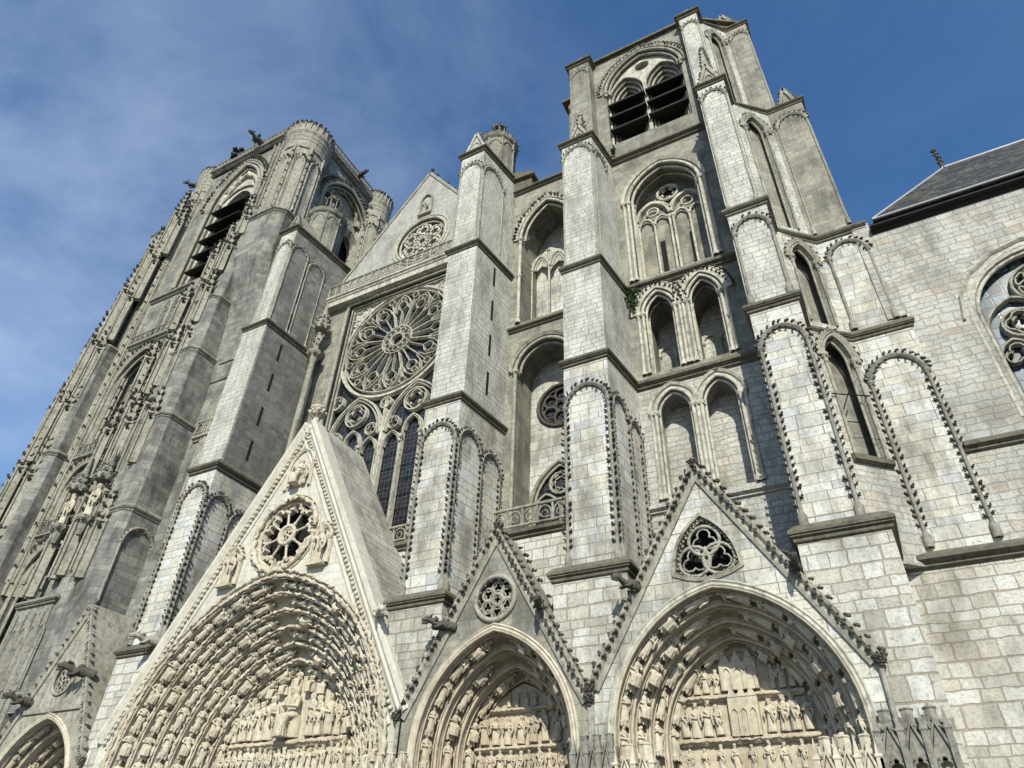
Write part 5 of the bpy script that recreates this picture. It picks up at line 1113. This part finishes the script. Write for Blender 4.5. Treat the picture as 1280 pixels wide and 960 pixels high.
t = thing('north_tower', 'ornate darker tower on the left with rounded corner turrets, tall arched openings and wooden louvres', 'tower', (-52, 36, 0))
WY = 28.2; f = front(WY); CX = -54.0
segs = [(0, 25.0, Arch(-56.3, 2.6, 21.4, 2.4), 14, 'open'), (25.0, 32.3, Arch(-56.3, 2.6, 29.2, 2.1), 26.4, 'open'), (32.3, 45.2, Arch(-56.0, 2.9, 40.2, 3.7), 33.8, 'open'), (45.2, 51.5, None, 0, 'panel'), (51.5, 74.0, Arch(-52.6, 3.5, 65.0, 6.2), 52.2, 'belfry')]
for z0, z1, A, zb, kind in segs:
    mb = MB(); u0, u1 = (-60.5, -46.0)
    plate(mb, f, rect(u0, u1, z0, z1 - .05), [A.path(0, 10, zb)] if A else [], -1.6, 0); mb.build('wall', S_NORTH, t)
    mb = MB(); string(mb, f, u0, -49.5, z1, .4, .6); mb.build('string_course', C_FINIAL, t)
    if kind != 'belfry' and z1 < 50: mb = MB(); balustrade(mb, front(WY - .25), u0, -52.5, z1 + .15, z1 + 1.1, .75); mb.build('balustrade', C_FINIAL, t)
    if kind == 'panel':
        mb = MB()
        for k in range(7): B = Arch(-55.8 + k * 1.35, .6, 49.2, 1.3); roll(mb, f, B.path(0, 8, 45.6), 0, .04, .1); roll(mb, f, circle((B.uc, 49.2), .3, 8), 0, .04, .06, True)
        mb.build('blind_arcade', C_GREY, t)
    if kind == 'open':
        mb = MB(); cm = mb.sub(); arch_rolls(mb, f, A, zb, [(.1, .06, .16), (-.2, -.3, .14), (-.15, -.8, .12), (.4, .06, .1)], 10); hood(mb, cm, f, A, .5, .3, .12, .5, .36, True, None, 10)
        mb.build('arch_moulding', C_GREY, t); cm.build('crockets', C_DARK, t)
    if kind == 'belfry':
        mb = MB()
        for u in (-48.4, -47.7, -47.1): mb.tube([f.p(u, 53, .1), f.p(u, 72.5, .1)], .16, 6); roll(mb, f, Arch(u + .3, .3, 70.5, .7).path(0, 5, 54), 0, .05, .1)
        mb.build('pilaster_strips', C_FINIAL, t)
        mb = MB(); cm = mb.sub(); arch_rolls(mb, f, A, zb, [(.1, .06, .2), (-.25, -.3, .16), (.55, .06, .14)], 12); hood(mb, cm, f, A, .8, .5, .14, .5, .36, True, None, 12)
        for k in range(4): fk = front(WY + .5 + k * .3); roll(mb, fk, Arch(-52.6, 3.3 - k * .35, 64.2, 3.4).path(0, 10, zb), 0, 0, .15)
        mb.build('arch_moulding', C_GREY, t); cm.build('crockets', C_DARK, t)
        mb = MB(); plate(mb, front(WY + .6), rect(-56.4, -48.8, 51.6, 73.5), [Arch(-52.6, 2.2, 64.2, 2.9).path(0, 10, 53)], -.8, 0)
        leafy(mb, [front(WY + .5).p(u, z, 0) for u, z, _, _ in resample(Arch(-52.6, 2.8, 65.6, 4.3).path(0, 10), .3)], .3, 6, .6); mb.build('belfry_screen', C_LIGHT, t)
        for z in (53.8, 56.2, 58.6, 61.0, 63.4):
            mb = MB(); mb.loft([[(x, y, zz) for y, zz in ((WY - .3, z), (WY - .3, z + .16), (WY + 2.4, z + 1.0), (WY + 2.4, z + .84))] for x in (-55.2, -49.9)]); mb.build('louvre_board', WOOD, t)
mb = MB(); mb.box(-60.5, -45.6, 32.2, 32.4, 2, 73.4); mb.build('dark_interior', VOID, t)  # black sheet painted as the unlit inside of the tower
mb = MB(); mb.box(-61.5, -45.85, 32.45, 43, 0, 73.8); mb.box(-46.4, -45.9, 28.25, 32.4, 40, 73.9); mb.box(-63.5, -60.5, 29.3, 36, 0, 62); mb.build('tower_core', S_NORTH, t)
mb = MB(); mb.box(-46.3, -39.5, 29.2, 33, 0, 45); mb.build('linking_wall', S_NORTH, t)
B = Arch(-42.0, 1.6, 33, 3.2); mb = MB(); f3 = front(29.2); arch_rolls(mb, f3, B, 22, [(.05, .06, .2), (.4, .1, .14)], 10); string(mb, f3, -45, -39.6, 31.2, .35, .5); balustrade(mb, front(29.0), -45, -39.7, 31.5, 32.6, .8); string(mb, f3, -45, -39.6, 38.9, .35, .5); mb.build('arch_moulding', C_GREY, t)
# octagonal corner turrets and the side wall with its pair of belfry arches
def octo(_, c, r, z0, z1):
    mb = MB(); cm = mb.sub(); x, y = c; n = 8; a0 = pi / 8
    mb.loft([[(x + k * r * cos(a0 + 2 * pi * i / n), y + k * r * sin(a0 + 2 * pi * i / n), z) for i in range(n)] for z, k in ((z0, 1), (z1 - 4.2, 1))])
    mb.lathe((x, y, 0), [(r * 1.0, z1 - 4.3), (r * 1.02, z1 - 3.2), (r * 1.06, z1 - 3.0), (r * 1.02, z1 - 2.7), (r * 1.08, z1 - 2.3), (r * 1.04, z1 - 2.0), (r * 1.13, z1 - 1.5), (r * 1.13, z1 - 1.2), (r * 1.06, z1 - 1.1), (r * 1.06, z1 - .1), (r * 1.12, z1), (r * .9, z1 + .1)], 20, 0, False)
    for i in range(n):
        a_ = a0 + 2 * pi * (i + .5) / n; ca, sa = cos(a_), sin(a_); fr = Fr((x + ca * r * .924, y + sa * r * .924, 0), (-sa, ca, 0), (ca, sa, 0)); hw = r * .3
        A_ = Arch(0, hw * .8, z1 - 7.0, hw * 1.6); roll(mb, fr, A_.path(0, 6, z0 + 1), 0, .06, .12); roll(mb, fr, A_.path(.16, 6, z0 + 1), 0, .02, .07); crockets(cm, fr, A_.path(-.2, 12), .4, .3, 0, .05, .4)
        e = a0 + 2 * pi * i / n; mb.tube([(x + r * cos(e), y + r * sin(e), z0), (x + r * cos(e), y + r * sin(e), z1 - 4)], .16, 6)
        for j in range(int((z1 - 5 - z0) / 1.2)): crocket(cm, (x + r * cos(e), y + r * sin(e), z0 + 1 + j * 1.2), Vector((cos(e), sin(e), .4)), Vector((0, 0, 1)), .3)
    for i in range(24): a_ = 2 * pi * i / 24; mb.tube([(x + r * 1.08 * cos(a_), y + r * 1.08 * sin(a_), z1 - 1.1), (x + r * 1.08 * cos(a_), y + r * 1.08 * sin(a_), z1 + .15)], .1, 4)
    for i in range(30): a_ = 2 * pi * i / 30; blob(cm, (x + r * 1.09 * cos(a_), y + r * 1.09 * sin(a_), z1 + .2), .2, .4)
    mb.build('corner_turret', C_GREY, t); cm.build('crockets', C_DARK, t)
mb = MB(); bl_ = [(-47.2, 33), (-47.2, 27.9), (-46.4, 27.1), (-42.6, 27.1), (-41.8, 27.9), (-41.8, 33)]; mb.loft([[(x, max(y, 29.1), 37) for x, y in bl_], [(x, max(y, 28.6), 44) for x, y in bl_], [(x, y, 51) for x, y in bl_], [(x, y, 56.2) for x, y in bl_]]); mb.build('turret_base', S_NORTH, t); mb = MB(); ledge(mb, bl_, 56.6, .25, .5); mb.build('string_course', C_FINIAL, t)
octo('a', (-44.6, 29.7), 2.4, 56.5, 72.7); octo('b', (-60.0, 29.3), 1.7, 20, 74.2); octo('c', (-43.9, 41.3), 1.8, 56, 74.2)
fs = rside(-43.5); SA = Arch(36.6, 3.95, 65.8, 5.0)
mb = MB(); plate(mb, fs, rect(30.5, 42.6, 45, 74.0), [SA.path(0, 10, 58)], -1.2, 0); mb.build('side_wall', S_NORTH, t)
mb = MB(); mb.box(-45.8, -45.7, 31, 42, 46, 73.8); mb.build('dark_interior', VOID, t)  # same painted darkness behind the side arches
mb = MB(); cm = mb.sub(); arch_rolls(mb, fs, SA, 58, [(.1, .06, .2), (-.25, -.3, .16), (-.2, -.7, .14)], 10); hood(mb, cm, fs, SA, .35, .4, .12, .5, .34, True, None, 10)
fi = rside(-44.5); plate(mb, fi, rect(32.2, 41.2, 55, 73.5), [Arch(34.4, 1.1, 63.4, 1.7).path(0, 8, 58), Arch(38.4, 1.35, 62.9, 2.1).path(0, 8, 57.5)], -.7, 0)
for q in range(4):
    for B in (Arch(34.4, 1.15 + q * .2, 63.4, 1.8 + q * .25), Arch(38.4, 1.4 + q * .2, 62.9, 2.2 + q * .25)): roll(mb, fi, B.path(0, 8, 58), 0, .05 + q * .12, .12)
leafy(mb, [fi.p(u, z, .2) for u, z, _, _ in resample(Arch(36.6, 2.7, 67.4, 3.1).path(0, 8), .35)], .32, 6, .6)
mb.build('side_arch_moulding', C_GREY, t); cm.build('crockets', C_DARK, t)
mb = MB(); mb.loft([[fi.p(u, z, w) for z, w in ((59.4, .8), (59.6, .8), (60.8, -1.0), (60.6, -1.0))] for u in (37.0, 39.9)]); mb.build('louvre_board', WOOD, t)
mb = MB()
def parapet(fr, u0, u1, z):
    string(mb, fr, u0, u1, z - 1.5, .5, .7); string(mb, fr, u0, u1, z - .9, .35, .4); balustrade(mb, fr, u0, u1, z - .6, z + .4, .6)
parapet(front(28.0), -58.6, -46.8, 74.5); parapet(rside(-43.4), 31.8, 39.8, 74.5); mb.build('parapet', C_FINIAL, t)
gargoyle(t, (-50.5, 27.7, 73.4), (-.1, -1, .1), 1.4, C_DARK); gargoyle(t, (-61.3, 28.2, 72.4), (-.7, -.7, .1), 1.2, C_DARK); gargoyle(t, (-43.2, 36.5, 73.4), (1, -.1, .1), 1.2, C_DARK)
t = thing('pelican_finial', 'dark iron cage and green copper bird on top of the left tower', 'finial', (-54.5, 29, 74.5))
mb = MB()
for a_ in range(8): mb.tube([(-55.8 + 1.0 * cos(a_ * pi / 4), 28.7 + sin(a_ * pi / 4), 75.0), (-55.8 + .6 * cos(a_ * pi / 4), 28.7 + .6 * sin(a_ * pi / 4), 76.3)], .12, 5); blob(mb, (-55.8 + 1.0 * cos(a_ * pi / 4), 28.7 + sin(a_ * pi / 4), 76.0), .3, .4)
mb.lathe((-55.8, 28.7, 74.8), [(1.1, 0), (1.1, .3), (.6, .4), (.5, 1.6), (.7, 1.7), (.2, 2.0)], 10); mb.build('cage', IRON, t)
mb = MB(); mb.tube([(-53.4, 28.2, 76.2), (-53.0, 28.1, 77.0), (-52.6, 28.0, 77.4), (-52.3, 27.9, 77.2)], [.15, .4, .25, .06], 7); mb.tube([(-53.1, 28.1, 77.0), (-53.9, 28.2, 77.9)], [.25, .05], 5); mb.tube([(-53.1, 28.1, 74.8), (-53.2, 28.1, 76.6)], .1, 5); mb.build('bird', plain('green_copper', (.07, .16, .14), .6, .3), t)

# ------------------------------------------------------------------ statues on the piers
SW = figs(C_PALE.name, C_PALE)['standing']
def niche_statue(label, x, y, z, h, me, canopy=True, mat=None):
    t = thing('statue', label, 'statue', (x, y, z))
    place(me, 'figure', t, (x, y, z), s=h)
    mb = MB(); mb.lathe((x, y, z), [(.2, -1.4), (.3, -1.0), (.35, -.6), (.62, -.2), (.66, 0), (.5, .02)], 8, 0, False)
    for k in range(8): a_ = k * pi / 4; crocket(mb, (x + .45 * cos(a_), y + .45 * sin(a_), z - .4), Vector((cos(a_), sin(a_), .3)), Vector((0, 0, 1)), .26)
    mb.build('corbel', mat or C_FINIAL, t)
    if canopy:
        mb = MB(); cm = mb.sub(); mb.lathe((x, y, z + h + .25), [(.6, 0), (.62, .5), (.5, .6), (.4, 1.3), (.3, 1.4), (.05, 3.2)], 8, 0, False)
        for k in range(8):
            a_ = k * pi / 4
            for q in range(3): crocket(cm, (x + (.6 - q * .13) * cos(a_), y + (.6 - q * .13) * sin(a_), z + h + .3 + q * .55), Vector((cos(a_), sin(a_), .5)), Vector((0, 0, 1)), .3)
        mb.build('canopy', mat or C_FINIAL, t); cm.build('crockets', mat or C_FINIAL, t)
niche_statue('white draped stone statue, right of the pair on the broad left pier', -49.3, 25.95, 23.7, 2.8, SW[0])
niche_statue('white robed stone statue, left of the pair on the broad left pier', -52.2, 26.0, 23.6, 2.6, SW[2])
niche_statue('small grey statue on a column corbel against the pier beside the great rose', -36.3, 31.2, 38.6, 2.3, figs('grey', C_GREY)['standing'][0], True, C_GREY)
mb = MB(); mb.tube([(-36.3, 31.2, 20), (-36.3, 31.2, 37.3)], .25, 8); tag(mb.build('statue_column', C_GREY), 'slender stone shaft under the small grey statue beside the great rose', 'column')
# ------------------------------------------------------------------ plants that took root on the ledges
def tuft(label, x, y, z, sx, sy, sz, n):
    mb = MB(); tw = []
    for i in range(16):
        q = [Vector((x, y - .02, z - sz)), Vector((x + rnd.gauss(0, sx * .6), y - .1 - abs(rnd.gauss(0, sy * .5)), z + rnd.gauss(0, sz * .5))), Vector((x + rnd.gauss(0, sx), y - .05 - abs(rnd.gauss(0, sy)), z + rnd.gauss(0, sz)))]
        mb.tube(q, .018, 4); tw.append(q)
    for i in range(n):
        q = rnd.choice(tw); k = rnd.randrange(2); f_ = rnd.random(); p = q[k].lerp(q[k + 1], f_)
        a = rnd.uniform(0, 6.28); e = rnd.uniform(-1, 1); l = rnd.uniform(.09, .19)
        d = Vector((cos(a), sin(a), e)).normalized(); o_ = d.orthogonal().normalized(); mb.add([p, p + d * l * .5 + o_ * l * .4, p + d * l, p + d * l * .5 - o_ * l * .4], [(0, 1, 2, 3)])
    tag(mb.build('ivy_clump', LEAF), label, 'plant')
tuft('green ivy clump hanging in the corner left of the twin crocketed niches', -8.45, 30.1, 32.0, .28, .2, .7, 520)
tuft('small green weed sprouting from the ledge below the black louvres', -8.7, 30.0, 47.3, .2, .2, .3, 160)
print('archivolt figures', n_c, n1, n2, n3, 'objects', len(bpy.data.objects))
